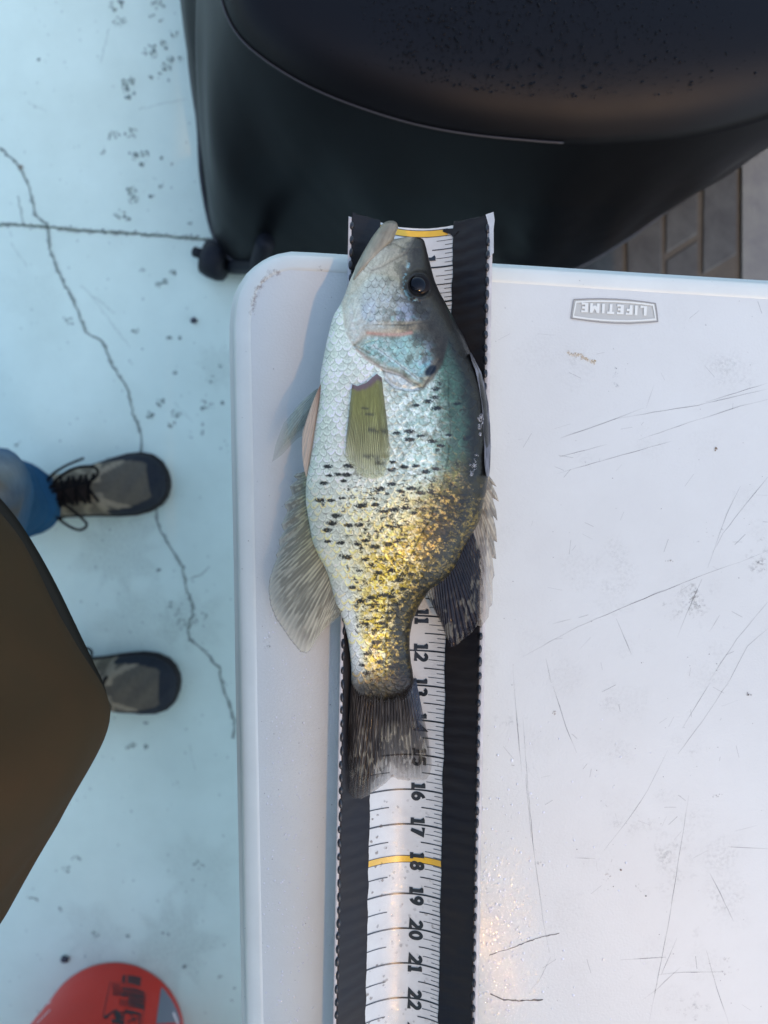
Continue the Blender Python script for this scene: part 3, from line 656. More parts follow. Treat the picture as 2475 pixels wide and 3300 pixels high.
ca = np.cos(at_)[None, :]; topm = np.clip(ca, 0, 1)
tt = np.sin(at_)[None, :]+0*Y     # -1 belly .. 1 back
# mid height: body rests on the rims; tail stem leans on the left flank of the trough
rear = sst(1750, 2150, Y)
zm = TZ+.0415+(0.0)*X
trw = (X-(1350-(Y-753)*.01924))*.00021
zrear = TZ+.019-.0055*tt-.006*sst(2190, 2280, Y)
zm = zm*(1-rear)+zrear*rear
zm = zm-.006*sst(1000, 760, Y)
Z = zm+np.sign(ca)*np.abs(ca)**.86*th_[:, None]*np.where(ca > 0, 1, .55)
# --- scale pattern
def scales(x, y, sx, sy, seed=0):
    u = x/sx+.35*(vn(x/60, y/60, 3+seed)-.5); v = y/sy+.5*(vn(x/80, y/80, 5+seed)-.5)
    best_r = np.ones_like(u); idj = np.zeros_like(u); idi = np.zeros_like(u); done = np.zeros(u.shape, bool)
    j0 = np.floor(v)
    for dj in (-2, -1, 0, 1, 2):
        j = j0+dj; off = np.mod(j, 2)*.5; i = np.round(u-off)
        for di in (-1, 0, 1):
            ii = i+di
            dd = np.hypot((u-off-ii)/.60, (v-j+.2)/1.30)
            hit = (dd < 1) & (~done) & (v > j-1.4)
            # prefer the scale whose centre is closest within the same row
            best_r = np.where(hit, dd, best_r); idj = np.where(hit, j, idj); idi = np.where(hit, ii, idi); done |= hit
    h = _T[(idi.astype(int)*7+13+seed) & 255, (idj.astype(int)*11+5) & 255]
    return best_r, h, done
big = sst(1250, 1400, X)*sst(2000, 1650, Y)
XW = X+5*(fbm(X/17, Y/17, 41, 2)-.5)*1.6; YW = Y+6*(fbm(X/15, Y/15, 43, 2)-.5)*1.6
r1, h1, _ = scales(XW, YW, 27, 21, 0)
r2, h2, _ = scales(XW, YW, 36, 24, 4)
bm = big > .5
rS = np.where(bm, r2, r1); hS = np.where(bm, h2, h1)
# --- head plates
operc = [(1203, 1080), (1180, 1086), (1141, 1114), (1181, 1150), (1231, 1183), (1289, 1201), (1318, 1222), (1362, 1251), (1383, 1212), (1412, 1161), (1420, 1110), (1400, 1070), (1340, 1066), (1290, 1078)]
preop = [(1120, 960), (1108, 1005), (1116, 1070), (1141, 1112), (1180, 1075), (1289, 1072), (1340, 1060), (1395, 1050), (1420, 1010), (1400, 950), (1310, 900), (1200, 880)]
cheek = [(1170, 900), (1150, 960), (1160, 1020), (1180, 1052), (1210, 1046), (1290, 1042), (1390, 1036), (1400, 990), (1330, 975), (1300, 940), (1290, 900), (1240, 870)]
maxil = [(1170, 818), (1174, 846), (1185, 862), (1199, 872), (1231, 861), (1268, 839), (1311, 817), (1316, 806), (1290, 796), (1271, 785), (1224, 796)]
headln = [(1445, 1200), (1420, 1160), (1430, 1100), (1450, 1060)]
sd_o, sd_p, sd_c, sd_m = (sdpoly(X, Y, p) for p in (operc, preop, cheek, maxil))
girdle = [(1231, 1196), (1260, 1235), (1290, 1250), (1330, 1254), (1362, 1246)]
d_g = pdist(X, Y, girdle)
behind = np.minimum(sdpoly(X, Y, [(1000, 600), (1100, 940), (1106, 1000), (1116, 1070), (1141, 1116), (1181, 1152), (1231, 1185), (1289, 1203), (1318, 1224), (1362, 1253), (1395, 1215), (1425, 1170), (1440, 1110), (1455, 1040), (1430, 960), (1500, 600)]), 40)
bodym = sst(-3, 10, behind)           # 1 on the scaled body, 0 on the head
pec_fade = 1
sc_amp = bodym*(.55+.45*sst(-.98, -.7, tt))
rise = np.clip(rS, 0, 1)**3
Z = Z+topm**.5*(.00042*sc_amp*rise - .00022*sc_amp*sst(.9, 1.0, rS))
# cheek scales
rc, hc, _ = scales(X+7, Y, 25, 22, 9)
chm = np.clip(sst(2, -14, sd_c)+sst(-4, -22, sd_o)*sst(1120, 1160, X+(Y-1080)*-.5), 0, 1)*(1-bodym)
Z = Z+topm*(.00030*chm*np.clip(rc, 0, 1)**3)
Z = Z+topm*(.00045*sst(4, -16, sd_o)*sst(1440, 1370, X)+.0009*sst(4, -16, sd_p)*sst(1430, 1330, X)+.0004*sst(4, -16, sd_c)+.0006*sst(3, -12, sd_m))
Z = Z-topm*.0007*np.exp(-(d_g/5)**2)
gr_lines = [([(1203, 1114), (1253, 1150), (1307, 1190), (1347, 1222)], .0003, 4), ([(1156, 1121), (1185, 1104), (1217, 1096)], .0006, 3), ([(1203, 1046), (1300, 1048), (1390, 1038)], .00025, 7),
            ([(1141, 1114), (1156, 1121), (1190, 1140)], .0008, 4), ([(1110, 960), (1135, 985), (1140, 1040), (1150, 1075)], .0008, 7), ([(1170, 820), (1160, 850), (1175, 875), (1200, 880)], .0006, 5),
            ([(1310, 818), (1318, 850), (1305, 890), (1300, 930), (1320, 962), (1350, 972)], .0005, 4), ([(1445, 1219), (1443, 1272), (1448, 1335), (1450, 1400), (1445, 1441), (1438, 1501), (1428, 1538), (1419, 1574), (1385, 1669), (1341, 1751), (1305, 1824), (1270, 1890), (1252, 1923), (1242, 2056), (1239, 2170)], .0004, 3),
            ([(1340, 768), (1330, 790), (1318, 806)], .0005, 4), ([(1362, 1251), (1383, 1212), (1412, 1161)], .0006, 4)]
dls = [(pdist(X, Y, p), w_) for p, dep, w_ in gr_lines]
for (p, dep, w_), (dd, _) in zip(gr_lines, dls): Z = Z-topm*dep*np.exp(-(dd/w_)**2)
de = np.hypot(X-1351, Y-920)
Z = Z+topm*.0022*np.exp(-((de-40)/9)**2)*(de < 60)-topm*.004*sst(36, 28, de)
Z = Z+topm*.0006*(fbm(X/40, Y/40, 8)-.5)*(1-.5*bodym)
# wrinkles behind the jaw
Z = Z+topm*.00035*np.sin(X/5+3*vn(X/30, Y/30, 2))*sst(60, 10, np.hypot(X-1250, (Y-930)*1.2))
P = UA(X, Y, Z)
# --- colours: pigment, plus warm glints painted in as gold on the rear
C = lambda *v: np.array(v, float)
def mixc(a, b, f): return a*(1-f[..., None])+b*f[..., None]
n1 = fbm(X/34, Y/34, 1); n2 = fbm(X/9, Y/9, 2); n3 = fbm(X/4, Y/4, 3, 3); n4 = fbm(X/80, Y/80, 6)
A = np.zeros(X.shape+(3,))+C(.56, .62, .51)
teal = C(.14, .25, .20); teal2 = C(.32, .46, .39); dgreen = C(.030, .075, .052); back = C(.020, .022, .022); silver = C(.62, .66, .64)
f_teal = sst(-.45, .15, tt+.25*(n1-.5))*sst(1950, 1450, Y)
A = mixc(A, teal2*.6+silver*.4, f_teal*.75)
A = mixc(A, teal, f_teal*sst(.40, .62, n2)*.55)
A = mixc(A, C(.20, .19, .14), f_teal*sst(.5, .66, fbm(X/22, Y/14, 12, 5))*.55)
A = mixc(A, C(.13, .13, .10), f_teal*sst(.56, .7, fbm(X/5, Y/5, 19, 3))*.45)
f_dg = sst(.22, .62, tt+.22*(n1-.5))*sst(1850, 1500, Y)
A = mixc(A, dgreen*(.35+1.1*n2[..., None]), f_dg*.93)
# pale yellow-white belt, then warm reflected light painted as gold towards the tail
f_y = sst(1480, 1720, Y+60*(n1-.5))
A = mixc(A, C(.52, .53, .36), f_y*sst(.95, .0, -tt)*.8)
f_gold_glint = sst(1560, 1840, Y+190*np.clip(tt, -.2, .8)+110*(n1-.5))*sst(-.72, -.15, tt+.4*(n1-.5))
A = mixc(A, C(.58, .44, .045), f_gold_glint*sst(.28, .60, n2)*.92)
A = mixc(A, C(.60, .50, .26), f_gold_glint*sst(.62, .45, n2)*.4)
A = mixc(A, C(.55, .60, .58), sst(-.45, -.8, tt)*sst(1850, 1950, Y)*.75)
f_rd = sst(.05, .62, tt+.35*(n1-.5))*sst(1540, 1700, Y+120*tt)
dk = sst(.43, .54, n2*.45+fbm(X/11, Y/7.5, 15, 5)*.55+.12*sst(.35, .8, tt))
A = mixc(A, C(.012, .010, .004), f_rd*dk*.98)
A = mixc(A, C(.30, .19, .035)*(.5+n3[..., None]), f_rd*(1-dk)*.85)
mo = sst(.47, .57, fbm(X/10, Y/7, 101, 4)*.7+n2*.3)
A = mixc(A, C(.012, .011, .006), sst(.55, .95, tt+.2*(n1-.5))*sst(1550, 1650, Y)*(.25+.70*(1-mo)))
A = mixc(A, C(.17, .125, .028), sst(.45, .8, tt+.2*(n1-.5))*sst(1560, 1680, Y)*mo*.75)
# back edge
A = mixc(A, back*.35, sst(.62, .82, tt+.10*(n1-.5))*sst(950, 1050, Y)*(1-.92*sst(1520, 1640, Y+60*(n1-.5))))
# scale edges: light rim, dark line; yellow crescents on the rear belly
edge = sst(.84, .97, rS)*bodym*(.35+.9*n4)*sst(.28, .55, fbm(X/12, Y/12, 51))
A = A*(1-.42*(edge*sst(.25, .6, n2+.2))[..., None])
cres = sst(.55, .74, rS)*sst(.93, .82, rS)*bodym
A = mixc(A, np.clip(A*1.38, 0, .88), cres*.55)
A = mixc(A, C(.85, .62, .20), cres*sst(1500, 1650, Y)*sst(.35, -.1, tt)*sst(.35, .7, hS+.3*(n1-.5))*.8)
A = A*(1+.26*(hS-.5)*bodym)[..., None]
# dark scales, more of them towards the tail and the back
hD = _T[(np.floor(hS*997).astype(int)+31) & 255, (np.floor(hS*661).astype(int)*3+7) & 255]
prob = .07*sst(1450, 1600, Y)+.22*sst(1550, 1900, Y)*sst(-.9, -.2, tt)+.30*sst(.0, .5, tt+.2*(n4-.5))*sst(1480, 1700, Y)+.10*sst(.25, .5, tt)*sst(1200, 1300, Y)
prob = prob*sst(-1.0, -.55, tt)*(.5+1.1*n4)
dm = (hD < prob)*sst(.95, .45, rS)*sst(.40, .60, fbm(X/5, Y/4, 83, 3))*bodym
A = mixc(A, C(.020, .022, .018), np.clip(dm, 0, 1)*.85)
pp = sst(.56, .64, fbm(X/4.2, Y/3.4, 87, 3)+.16*(n2-.5))*bodym*sst(1450, 1750, Y)*sst(-.75, .0, tt+.3*(n1-.5))
A = mixc(A, C(.03, .028, .018), pp*.5)
# lateral line
A = A*(1-.35*np.exp(-(dls[7][0]/3.5)**2)*sst(.3, .6, n2))[..., None]
# dark flecks
sp_ = []
for (ox, oy, s, L_) in ((850, 1200, 3.318, [(1150,890),(1290,890),(1220,970),(1380,960),(1370,1040),(1500,1010),(1620,1000),(910,1000),(690,1005),(790,1090),(700,1105),(885,1095),(640,1185),(850,1160),(1240,1245),(1370,1195),(1450,1270),(1580,1240),(600,1365),(720,1370),(835,1345),(1050,1430),(1185,1420),(1290,1490),(1390,1470),(1530,1450),(780,1530),(730,1610),(905,1635),(1030,1630),(1330,1640),(1560,630),(1420,650),(1560,730)]),
  (840, 1600, 4.1475, [(1340,130),(1530,110),(1620,200),(1010,260),(1310,380),(1180,390),(950,370),(890,450),(1400,590),(1270,635),(1530,670),(1070,620),(900,600),(1150,810),(1400,840),(1480,910),(1320,990),(1570,1020),(1230,1215),(1480,1355),(1350,1400),(1610,1320),(1400,1700),(1550,1950),(1430,2100)]),
  (1240, 1650, 4.1475, [(80,200),(150,400),(40,430),(90,780),(250,1030),(200,910)]),
  (1250, 1200, 4.1475, [(290,790),(440,850),(290,900),(590,920),(700,980),(380,1250),(510,1325),(650,1290),(310,1545),(440,1610),(580,1590),(180,1595),(240,1810),(90,1830),(340,1880),(820,840),(540,390),(620,330),(380,440),(650,480),(640,220),(930,420),(1060,880)]),
  (850, 1800, 1.952, [(710,530),(650,600),(620,670),(730,650),(675,245),(620,270),(750,230),(800,240),(740,405),(830,290),(860,330),(790,340),(700,450),(850,470),(650,720),(840,560),(880,620),(800,680)])):
    sp_ += [(ox+a/s, oy+b/s) for a, b in L_]
sm_ = np.zeros_like(X)
for i, (sx_, sy_) in enumerate(sp_):
    k = .88+.55*((i*37) % 10)/10
    near = (np.abs(X-sx_) < 36) & (np.abs(Y-sy_) < 22)
    e = np.exp(-(((X[near]-sx_)/(15*k))**2+((Y[near]-sy_-.0004*(X[near]-sx_)**2)/(6.5*k))**2)**1.3)
    sm_[near] = np.maximum(sm_[near], e)
fleck = sst(.12, .75, sm_)*sst(.34, .52, fbm(X/4, Y/3.4, 93, 3)*.62+sm_*.30)
A = mixc(A, C(.010, .014, .017), np.clip(fleck, 0, 1)*.94)
ex = sst(.60, .67, fbm(X/17, Y/6.2, 131, 3)+.05*sst(.1, .6, tt))*sst(1420, 1600, Y)*sst(-.85, -.35, tt)*bodym*sst(.34, .5, fbm(X/4, Y/3.4, 93, 3))
A = mixc(A, C(.012, .015, .016), ex*.88)
# fine pepper on the belly
A = mixc(A, C(.12, .13, .14), bodym*sst(.76, .82, fbm(X/3.2, Y/3.2, 31, 2))*sst(.2, -.2, tt)*.5)
# head
hd = 1-bodym
hb = mixc(np.zeros_like(A)+C(.30, .275, .20), C(.44, .42, .33), sst(.0, -.8, tt))
hb = mixc(hb, C(.19, .175, .14), sst(870, 790, Y)*.55)
hb = mixc(hb, C(.30, .33, .29), chm*.7*sst(880, 950, Y)); hb = mixc(hb, C(.38, .44, .52), chm*sst(.45, .65, fbm(X/30, Y/30, 61))*.7*sst(920, 990, Y)); hb = mixc(hb, C(.20, .38, .35), chm*sst(.50, .7, n2)*sst(960, 1060, Y)*.7)
hb = mixc(hb, C(.46, .50, .44), sst(4, -8, sd_p)*sst(.1, -.4, tt)*.5)
hb = mixc(hb, C(.24, .38, .33)*(.5+1.0*n2[..., None]), sst(10, -22, sd_o)*sst(1425, 1300, X)*.8)
hb = mixc(hb, C(.10, .10, .075), sst(.50, .66, fbm(X/24, Y/20, 71, 5))*(.25+.75*sst(-.5, .2, tt))*.6)
hb = mixc(hb, C(.46, .52, .47), sst(.54, .68, fbm(X/13, Y/9, 73, 5))*sst(.25, -.3, tt)*sst(900, 1000, Y)*.55)
hb = mixc(hb, C(.55, .62, .58), sst(8, 2, dls[0][0])*.5)
dkz = sst(-.05, .62, tt+.2*(n1-.5)+.3*sst(70, 40, de)-.25*sst(1080, 1140, Y)*sst(1420, 1330, X))
hb = mixc(hb, C(.016, .014, .011)*(.6+.9*n2[..., None]), dkz*.95)
hb = mixc(hb, C(.006, .005, .005), sst(52, 42, de)*.8)
hb = mixc(hb, C(.008, .007, .006), sst(.62, .88, tt)*.9)
hb = mixc(hb, C(.30, .55, .60), np.exp(-(dls[6][0]/6)**2)*sst(.45, .65, n2)*sst(820, 850, Y)*.35)
hb = mixc(hb, C(.42, .25, .19), np.exp(-((pdist(X, Y, [(1185, 1073), (1230, 1078), (1290, 1079), (1325, 1072)]))/5.5)**2)*.75)
hb = hb*(1-.55*(sst(.88, .98, rc)*chm*sst(.25, .5, n2))[..., None])
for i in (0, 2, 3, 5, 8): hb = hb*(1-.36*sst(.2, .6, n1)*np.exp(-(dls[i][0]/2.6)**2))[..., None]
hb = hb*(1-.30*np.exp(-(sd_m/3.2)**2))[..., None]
hb = hb*(.80+.42*fbm((X*.94+Y*.34)/5.5, (Y*.94-X*.34)/34, 111, 3))[..., None]
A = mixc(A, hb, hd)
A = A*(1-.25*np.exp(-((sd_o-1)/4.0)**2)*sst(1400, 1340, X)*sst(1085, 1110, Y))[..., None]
A = mixc(A, C(.33, .17, .13), np.exp(-((pdist(X, Y, [(1150, 1128), (1185, 1160), (1235, 1192), (1290, 1210), (1325, 1236)]))/4.5)**2)*.35)
gz = sdpoly(X, Y, [(1236, 1196), (1290, 1212), (1330, 1240), (1358, 1256), (1320, 1262), (1270, 1252), (1240, 1225)])
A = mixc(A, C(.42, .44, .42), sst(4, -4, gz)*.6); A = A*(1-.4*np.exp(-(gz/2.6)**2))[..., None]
es = np.hypot((X-1389)+.55*(Y-1192), (Y-1194)*.9)
A = mixc(A, C(.010, .016, .024), sst(21, 11, es)); A = mixc(A, C(.10, .34, .44), np.exp(-((es-30)/11)**2)*(X < 1388)*(Y < 1215)*.25)
# tail root
tr_ = sst(2110, 2215, Y+25*(n1-.5)+.12*(X-1230))
A = mixc(A, C(.016, .012, .012)*(.3+1.2*n2[..., None]), tr_*.93)
A = mixc(A, C(.02, .018, .012), sst(.48, .60, fbm(X/9, Y/6, 121, 4))*sst(1850, 1980, Y)*sst(-.35, .25, tt+.3*(n1-.5))*.7)
Z2 = topm*.0009*(fbm(X/13, Y/6, 22)-.5)*tr_; P[..., 2] += Z2
A = A*(1+.35*(n3-.5))[..., None]
A = np.where(A > .12, A+(A-.12)*.38, A)
A = np.clip(A, .004, .88)
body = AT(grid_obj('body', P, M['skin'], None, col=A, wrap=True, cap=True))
# --- lower jaw
def lobe(name, Lp, Rp, Tp, z0, m, colf, n=90, k=48):
    y0 = max(Lp[0][0], Rp[0][0]); y1 = min(Lp[-1][0], Rp[-1][0])
    yv = np.linspace(y0, y1, n); a = np.linspace(-math.pi, math.pi, k, endpoint=False)
    xl = np.interp(yv, *zip(*Lp)); xr = np.interp(yv, *zip(*Rp)); th = np.interp(yv, *zip(*Tp))
    xx = ((xl+xr)/2)[:, None]+((xr-xl)/2)[:, None]*np.sin(a)[None]; yy = yv[:, None]+0*xx
    z = z0+np.cos(a)[None]*th[:, None]+.0009*(fbm(xx/22, yy/22, 5)-.5)
    return AT(grid_obj(name, UA(xx, yy, z), m, None, col=colf(xx, yy), wrap=True, cap=True))
def jc(x, y):
    c = np.zeros(x.shape+(3,))+C(.20, .18, .125); n = fbm(x/14, y/30, 3)
    c = mixc(c, C(.12, .11, .085), sst(1245, 1278, x)*.7*(.5+n)); c = mixc(c, C(.32, .30, .22), sst(1225, 1185, x)*.6)
    c = mixc(c, C(.09, .085, .07), sst(725, 711, y)*.5)
    return c*(.75+.5*fbm((x*.9+y*.43)/5, (y*.9-x*.43)/40, 115, 3)+.5*(n-.5))[..., None]
lobe('lower_jaw', [(711, 1254), (714, 1243), (722, 1232), (741, 1216), (770, 1195), (814, 1169), (861, 1145), (900, 1133)],
     [(711, 1266), (714, 1275), (722, 1281), (735, 1283), (750, 1276), (776, 1268), (814, 1240), (861, 1190), (900, 1150)],
     [(711, .0015), (720, .005), (745, .0075), (800, .010), (860, .0125), (900, .012)], TZ+.036, M['jaw'], jc)
# mouth floor seen in the gap
# --- eye
def disc_dome(name, cx, cy, r_, z0, h, m, parent=None):
    mb = MB(); n = 40; rings = 12; c = U(cx, cy, z0); rr = r_*(HC-z0)/F; vs = [(c[0], c[1], z0+h)]
    for i in range(1, rings+1):
        a = i/rings*math.pi/2; 
        for k in range(n): vs.append((c[0]+rr*math.sin(a)*math.cos(6.28319*k/n), c[1]+rr*math.sin(a)*math.sin(6.28319*k/n)*.97, z0+h*math.cos(a)))
    fs = [(0, 1+k, 1+(k+1) % n) for k in range(n)]
    for i in range(rings-1):
        for k in range(n): fs.append((1+i*n+k, 1+(i+1)*n+k, 1+(i+1)*n+(k+1) % n, 1+i*n+(k+1) % n))
    mb.add(vs, fs); return mb.build(name, m, parent, smooth=True)
iz = int(np.argmin(np.abs(ys-920))); it = int(np.argmin(np.abs(X[iz, :NT]-1351))); ez = float(Z[iz, it])
ez0 = float(zm[iz, it]+th_[iz]*ca[0, it])
eye = AT(disc_dome('eye', 1352, 920, 38, ez0-.0016, .0026, M['iris']))
pu = disc_dome('pupil', 1345, 920, 30, ez0-.0008, .0028, M['pupil']); pu.parent = eye; pu.matrix_parent_inverse = Matrix.Translation((0, 0, 0)); 
pu.parent = eye; pu.matrix_parent_inverse = (Matrix.Translation(-Vector(fish.location)) @ Matrix.Identity(4)).inverted() @ Matrix.Translation(-Vector(fish.location))
# --- fins
def resamp(pts, us):
    Pn = np.array(pts, float); s = np.concatenate([[0], np.cumsum(np.linalg.norm(np.diff(Pn, axis=0), axis=1))]); s /= s[-1]
    return np.stack([np.interp(us, s, Pn[:, 0]), np.interp(us, s, Pn[:, 1])], 1)
def fin(name, base, tip, nu, nv, zb, zt_, colf, rays, bow=(0, 0), amp=.00035, edge=0.0, parent=None):
    us = np.linspace(0, 1, nu); vs = np.linspace(0, 1, nv); B = resamp(base, us); T = resamp(tip, us)
    if edge:
        j = edge*(np.abs((us*rays) % 1-.5)*2-.5)[:, None]; T = T+(T-B)*j/np.linalg.norm(T-B, axis=1, keepdims=True)
    v = vs[None, :, None]
    Q = B[:, None]*(1-v)+T[:, None]*v+np.array(bow)*(4*v*(1-v))
    U_, V_ = np.meshgrid(us, vs, indexing='ij')
    zb_ = zb(U_, Q) if callable(zb) else zb; zt2 = zt_(U_, Q) if callable(zt_) else zt_
    ph = (U_*rays) % 1
    ray = np.exp(-((ph-.5)/.22)**2)
    z = zb_*(1-V_)+zt2*V_+amp*ray+.0012*(fbm(U_*5, V_*3, 3)-.5)
    c, a = colf(U_, V_, Q[..., 0], Q[..., 1], ray)
    return AT(grid_obj(name, UA(Q[..., 0], Q[..., 1], z), M['fin'], None, col=np.clip(c, .004, .9), al=np.clip(a, 0, 1)))
def col_anal(u, v, x, y, ray):
    n = fbm(u*92, v*6, 2); nb = fbm(u*46, v*5+u*8, 6)
    c = mixc(np.zeros(u.shape+(3,))+C(.40, .40, .30), C(.36, .38, .17), sst(.6, .1, v)*sst(.9, .3, u)*.6)
    dkm = sst(.44, .62, n*.5+nb*.5+.10*(1-ray))*sst(.98, .72, v)
    c = mixc(c, C(.095, .095, .07), dkm*.7); c = mixc(c, C(.16, .16, .12), (1-ray)*.45*sst(1, .8, v))
    a = .88-.26*sst(.6, 1, v)-.15*ray*sst(.2, .5, v)+.15*sst(.15, 0, v)
    c = mixc(c, C(.12, .12, .10), sst(.972, .99, v)*.7); a = np.where(u > .93, a*.75, a)
    return c, a
fin('anal_fin', [(990, 1516), (992, 1577), (994, 1622), (1003, 1672), (1016, 1745), (1036, 1793), (1056, 1829), (1070, 1865), (1082, 1913), (1092, 1950), (1104, 1972)],
    [(958, 1524), (945, 1534), (958, 1546), (933, 1566), (942, 1596), (915, 1625), (926, 1650), (906, 1692), (915, 1712), (898, 1740), (902, 1764), (889, 1788), (892, 1800), (878, 1835), (869, 1865), (865, 1901), (871, 1950), (888, 1993), (917, 2034), (936, 2063), (968, 2101), (987, 2106), (999, 2097), (1018, 2063), (1040, 2034), (1071, 2005), (1100, 1981)],
    360, 120, TZ+.037, TZ+.020, col_anal, 46, edge=.9, bow=(-6, 4))
def col_tail(u, v, x, y, ray):
    n = fbm(x/6.5, y/24, 5, 3); nn = fbm(x/4, y/40, 9)
    c = mixc(np.zeros(u.shape+(3,))+C(.005, .005, .006), C(.026, .022, .017), nn*.8)
    pale = sst(.55, .68, n)*sst(.28, .5, v)*sst(1.05, .8, v)*sst(.18, .32, u)
    c = mixc(c, C(.36, .33, .23), pale*.7)
    tipz = sst(.80, .98, v+.08*(nn-.5)); c = mixc(c, C(.27, .27, .24), tipz*.7*sst(.2, .5, u)); c = mixc(c, C(.008, .008, .009), (1-ray)*.75*sst(1.1, .6, v)); c = mixc(c, C(.16, .145, .12), ray*sst(.45, .7, nn)*.5*sst(.0, .2, v))
    c = mixc(c, C(.05, .075, .11), sst(.75, .95, u)*sst(.7, .4, v)*.7)
    a = .975-.25*sst(.42, .6, u)*sst(.25, .6, v)-.38*sst(.70, .97, v+.18*(nn-.5))-.35*pale*sst(.6, .8, v)-.25*sst(.9, 1, u)*sst(.3, .6, v)
    a = a*(1-.45*sst(.40, .15, u)*sst(.5, .9, v))*sst(.0, .10, v+.10*(nn-.5)+.04*(ray-.5))
    return c, a
def ztail(u, q):
    w_ = (q[..., 0]-(1350-(q[..., 1]-753)*.01924))*.000222
    return bz(w_)+.0022
fin('tail_fin', [(1133, 2180), (1152, 2212), (1200, 2234), (1250, 2240), (1300, 2224), (1325, 2200), (1337, 2172)],
    [(1117, 2440), (1119, 2500), (1122, 2552), (1140, 2572), (1165, 2574), (1190, 2562), (1219, 2541), (1243, 2524), (1265, 2502), (1284, 2512), (1315, 2516), (1350, 2515), (1373, 2512), (1385, 2497), (1391, 2470), (1391, 2430)],
    420, 130, lambda u, q: np.maximum(TZ+.0262-.009*u, ztail(u, q)+.004), ztail, col_tail, 30, edge=1.6, amp=.0007)
def col_sd(u, v, x, y, ray):
    n = fbm(x/8, y/30, 5); c = mixc(np.zeros(u.shape+(3,))+C(.30, .26, .18), C(.07, .06, .045), sst(.45, .62, n)*.8)
    c = mixc(c, C(.06, .05, .04), (1-ray)*.45); c = mixc(c, C(.42, .40, .36), sst(.5, 1, u)*.4)
    return c, .92-.3*sst(.5, 1, u)-.15*v
fin('spiny_dorsal_fin', [(1572, 1528), (1563, 1590), (1552, 1622), (1545, 1672), (1532, 1702), (1515, 1726)],
    [(1586, 1545), (1601, 1569), (1586, 1562), (1600, 1590), (1608, 1617), (1587, 1604), (1599, 1645), (1603, 1679), (1589, 1662), (1599, 1705), (1602, 1748), (1591, 1742), (1597, 1775), (1599, 1802), (1587, 1798), (1594, 1855), (1587, 1869), (1588, 1905), (1587, 1939), (1585, 1951), (1577, 1958), (1575, 1988), (1567, 1998), (1565, 2001), (1551, 2021), (1538, 2014)],
    260, 90, TZ+.038, TZ+.031, col_sd, 16)
def col_soft(u, v, x, y, ray):
    n = fbm(x/9, y/26, 7); nn = fbm(x/4, y/30, 2)
    c = mixc(np.zeros(u.shape+(3,))+C(.005, .007, .012), C(.022, .026, .038), ray*.55*nn)
    c = mixc(c, C(.30, .28, .20), sst(.56, .68, n)*sst(.25, .5, v)*.25+sst(.8, 1, u)*.45*sst(.4, .6, n+.1))
    return c, .96-.35*sst(.85, 1, v)-.2*sst(.9, 1, u)
fin('soft_dorsal_fin', [(1524, 1712), (1508, 1730), (1480, 1778), (1464, 1817), (1440, 1850), (1410, 1880), (1372, 1912)],
    [(1551, 1790), (1549, 1860), (1546, 1940), (1543, 2010), (1520, 2040), (1490, 2062), (1470, 2080), (1454, 2085), (1440, 2058), (1421, 2007), (1404, 1975), (1390, 1945)],
    300, 100, TZ+.040, TZ+.035, col_soft, 24, edge=1.2)
def zbody(dz):
    def f(u, q):
        xs, y_ = q[..., 0], q[..., 1]
        i = np.clip(np.searchsorted(ys, y_.ravel()), 1, len(ys)-1).reshape(y_.shape)
        c_ = (xl_+xr_)[i]/2; h_ = (xr_-xl_)[i]/2; t = np.clip((xs-c_)/h_, -.99, .99)
        return TZ+.0415+np.sqrt(1-t*t)**.86*th_[i]+dz
    return f
def col_pec(u, v, x, y, ray):
    n = fbm(x/14, y/18, 4)
    c = mixc(np.zeros(u.shape+(3,))+C(.38, .41, .17), C(.38, .40, .22), sst(.3, .9, v))
    c = mixc(c, C(.42, .47, .14), sst(.55, .35, np.abs(u-.45))*sst(.6, .2, v)*.45)
    c = c*(.72+.56*fbm(x/5, y/40, 91))[..., None]; c = mixc(c, C(.03, .03, .02), sst(.05, 0, u)*.5+sst(.955, 1, u)*.8)
    c = mixc(c, C(.055, .055, .035), (1-ray)**1.2*sst(.98, .6, v)*.78)
    spn = np.exp(-((pdist(x, y, [(1170, 1333), (1200, 1336)]))/5)**2)+np.exp(-((pdist(x, y, [(1190, 1385), (1240, 1390)]))/8)**2)+np.exp(-((pdist(x, y, [(1175, 1470), (1215, 1475)]))/8)**2)+np.exp(-((pdist(x, y, [(1215, 1490), (1240, 1495)]))/8)**2)+np.exp(-((pdist(x, y, [(1168, 1315), (1185, 1317)]))/4)**2)
    c = mixc(c, C(.06, .065, .06), np.clip(spn, 0, 1)*sst(.35, .55, n+.1)*.75)
    b_ = sst(.10, .04, v+.04*(n-.5)); c = mixc(c, C(.20, .15, .17), b_); c = mixc(c, C(.10, .05, .04), b_*sst(.9, 1, u)+b_*sst(.1, 0, u))
    return c, .86-.40*sst(.7, 1, v)-.25*sst(.12, 0, u)*sst(.2, .5, v)+0*x
fin('pectoral_fin', [(1135, 1238), (1152, 1244), (1180, 1234), (1200, 1216), (1214, 1204), (1230, 1216)],
    [(1113, 1425), (1112, 1471), (1124, 1490), (1136, 1501), (1151, 1525), (1172, 1537), (1197, 1544), (1220, 1541), (1236, 1535), (1243, 1516), (1247, 1500), (1255, 1488), (1257, 1441)],
    380, 150, zbody(.0020), zbody(.0016), col_pec, 34, amp=.0005, edge=1.5)
def col_pel(u, v, x, y, ray):
    c = np.zeros(u.shape+(3,))+C(.44, .37, .28); c = mixc(c, C(.25, .12, .09), sst(.35, 0, v)*.6+sst(.7, 1, u)*.2); c = mixc(c, C(.35, .31, .25), (1-ray)*.35)
    return c, .97+0*u
